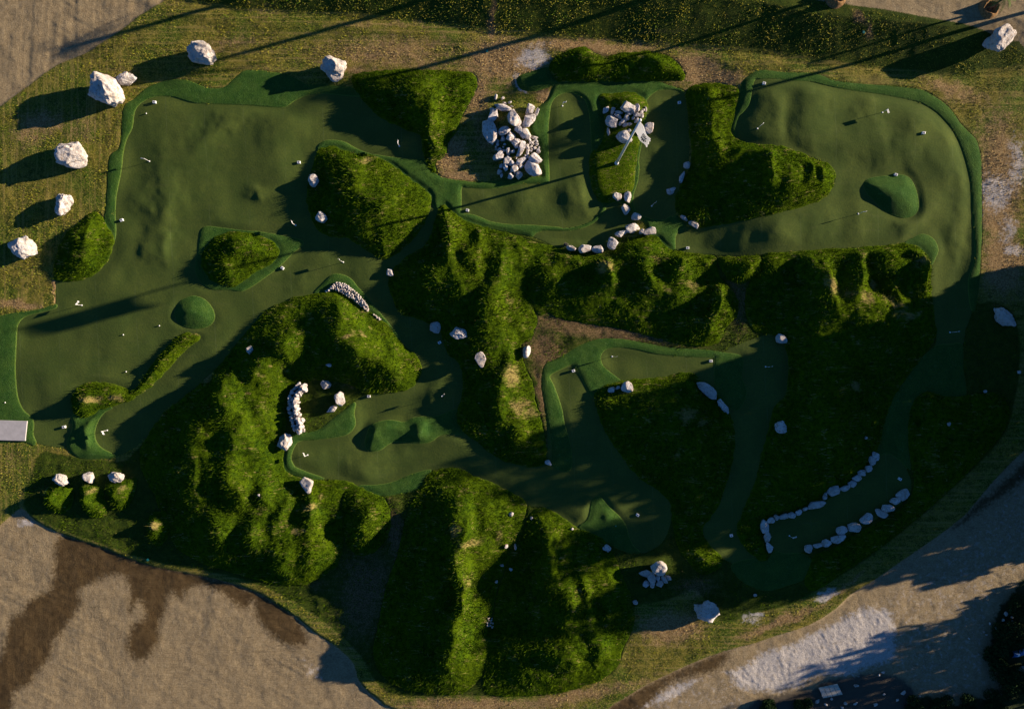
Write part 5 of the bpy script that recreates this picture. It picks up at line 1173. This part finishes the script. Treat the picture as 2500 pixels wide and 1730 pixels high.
def palm(px, py, hgt, rad, label, trunk_r=.17, fronds=22, ring=False, seed=0, base=None):
    r = np.random.default_rng(seed)
    x, y, z = spot(px, py) if 0 <= px <= 2600 and py > -100 else (wx(px), wy(py), float(hs(wx(px), wy(py))))
    root = empty('palm_tree', (x, y, z)); tag(root, label, 'palm tree', 'palms along the track at the top')
    parts = []
    segs = 8
    for q in range(segs):
        z0, z1 = hgt * q / segs, hgt * (q + 1) / segs
        parts.append(cyl(trunk_r * (1.1 - .3 * q / segs), trunk_r * (1.0 - .3 * q / segs), (0, 0, z0 - (.1 if q == 0 else 0)), (0, 0, z1 + .002 * q), 12))
    v, f = join(parts); mesh_obj('trunk', v, f, MBARK, root)
    for q in range(fronds):
        a_ = q * 2.399; up = r.uniform(-.3, 1.0)
        V = []; F = []; n = 9; prev = None
        for i in range(n + 1):
            u = i / n; rr_ = rad * u; zz = hgt + up * rad * u * .8 - rad * .75 * u * u
            V.append((math.cos(a_) * rr_, math.sin(a_) * rr_, zz))
        pts = V; V = []
        for i in range(n):
            p = np.array(pts[i]); q2 = np.array(pts[i + 1]); sd = np.array([-math.sin(a_), math.cos(a_), 0])
            wdt = rad * .22 * math.sin(math.pi * (i + .8) / (n + .9))
            for sgn in (-1, 1):
                for h_ in (0, .5):
                    o_ = len(V); b0 = p + (q2 - p) * h_; b1 = p + (q2 - p) * (h_ + .3); tip = b0 + sd * sgn * wdt + (q2 - p) * .8 - np.array([0, 0, wdt * .3])
                    V += [tuple(b0), tuple(b1), tuple(tip)]; F.append((o_, o_ + 1, o_ + 2))
            o_ = len(V); V += [tuple(p - sd * .012), tuple(p + sd * .012), tuple(q2)]; F.append((o_, o_ + 1, o_ + 2))
        mesh_obj('frond', V, F, MPALM, root, False)
    return root
def berm(px, py, rad, label):
    x, y, z = spot(px, py)
    V = []; F = []; n, m = 40, 10; r = np.random.default_rng(int(px))
    for i in range(n):
        for j in range(m + 1):
            a_ = 2 * math.pi * i / n; t = j / m
            rr_ = rad * (.35 + .75 * t); hh = .52 * math.exp(-((t - .45) / .25) ** 2) * (1 + .25 * math.sin(a_ * 3 + 1) + .15 * r.uniform(-1, 1)) - .02
            V.append((math.cos(a_) * rr_, math.sin(a_) * rr_, hh))
    for i in range(n):
        for j in range(m):
            a0 = i * (m + 1) + j; b0 = ((i + 1) % n) * (m + 1) + j
            F.append((a0, a0 + 1, b0 + 1, b0))
    o = mesh_obj('soil_ring', V, F, MBROWNROOT); o.location = (x, y, z + .05); tag(o, label, 'soil ring')
berm(2412, 24, .95, 'raised ring of brown soil round the small palm at the top right')
palm(2412, 24, 2.3, 1.1, 'small newly planted palm standing in the ring of brown soil', .10, 14, seed=1)
berm(2040, -4, .95, 'ring of brown soil cut by the top edge above the straw streak')
palm(2050, -12, 5.0, 1.6, 'slim palm just beyond the top edge over the second soil ring', .14, 16, seed=2)
palm(1820, -70, 7.2, 2.0, 'tall palm beyond the top edge, third of the row from the right', .24, seed=3)
palm(1460, -108, 7.0, 2.0, 'tall palm beyond the top edge, second of the row from the left', .24, seed=4)
palm(1100, -140, 6.3, 1.8, 'tall palm beyond the top edge, first of the row from the left', .24, seed=5)
palm(2560, 15, 8.6, 1.8, 'tall slender palm just beyond the right edge near the corner boulder', .17, seed=6)
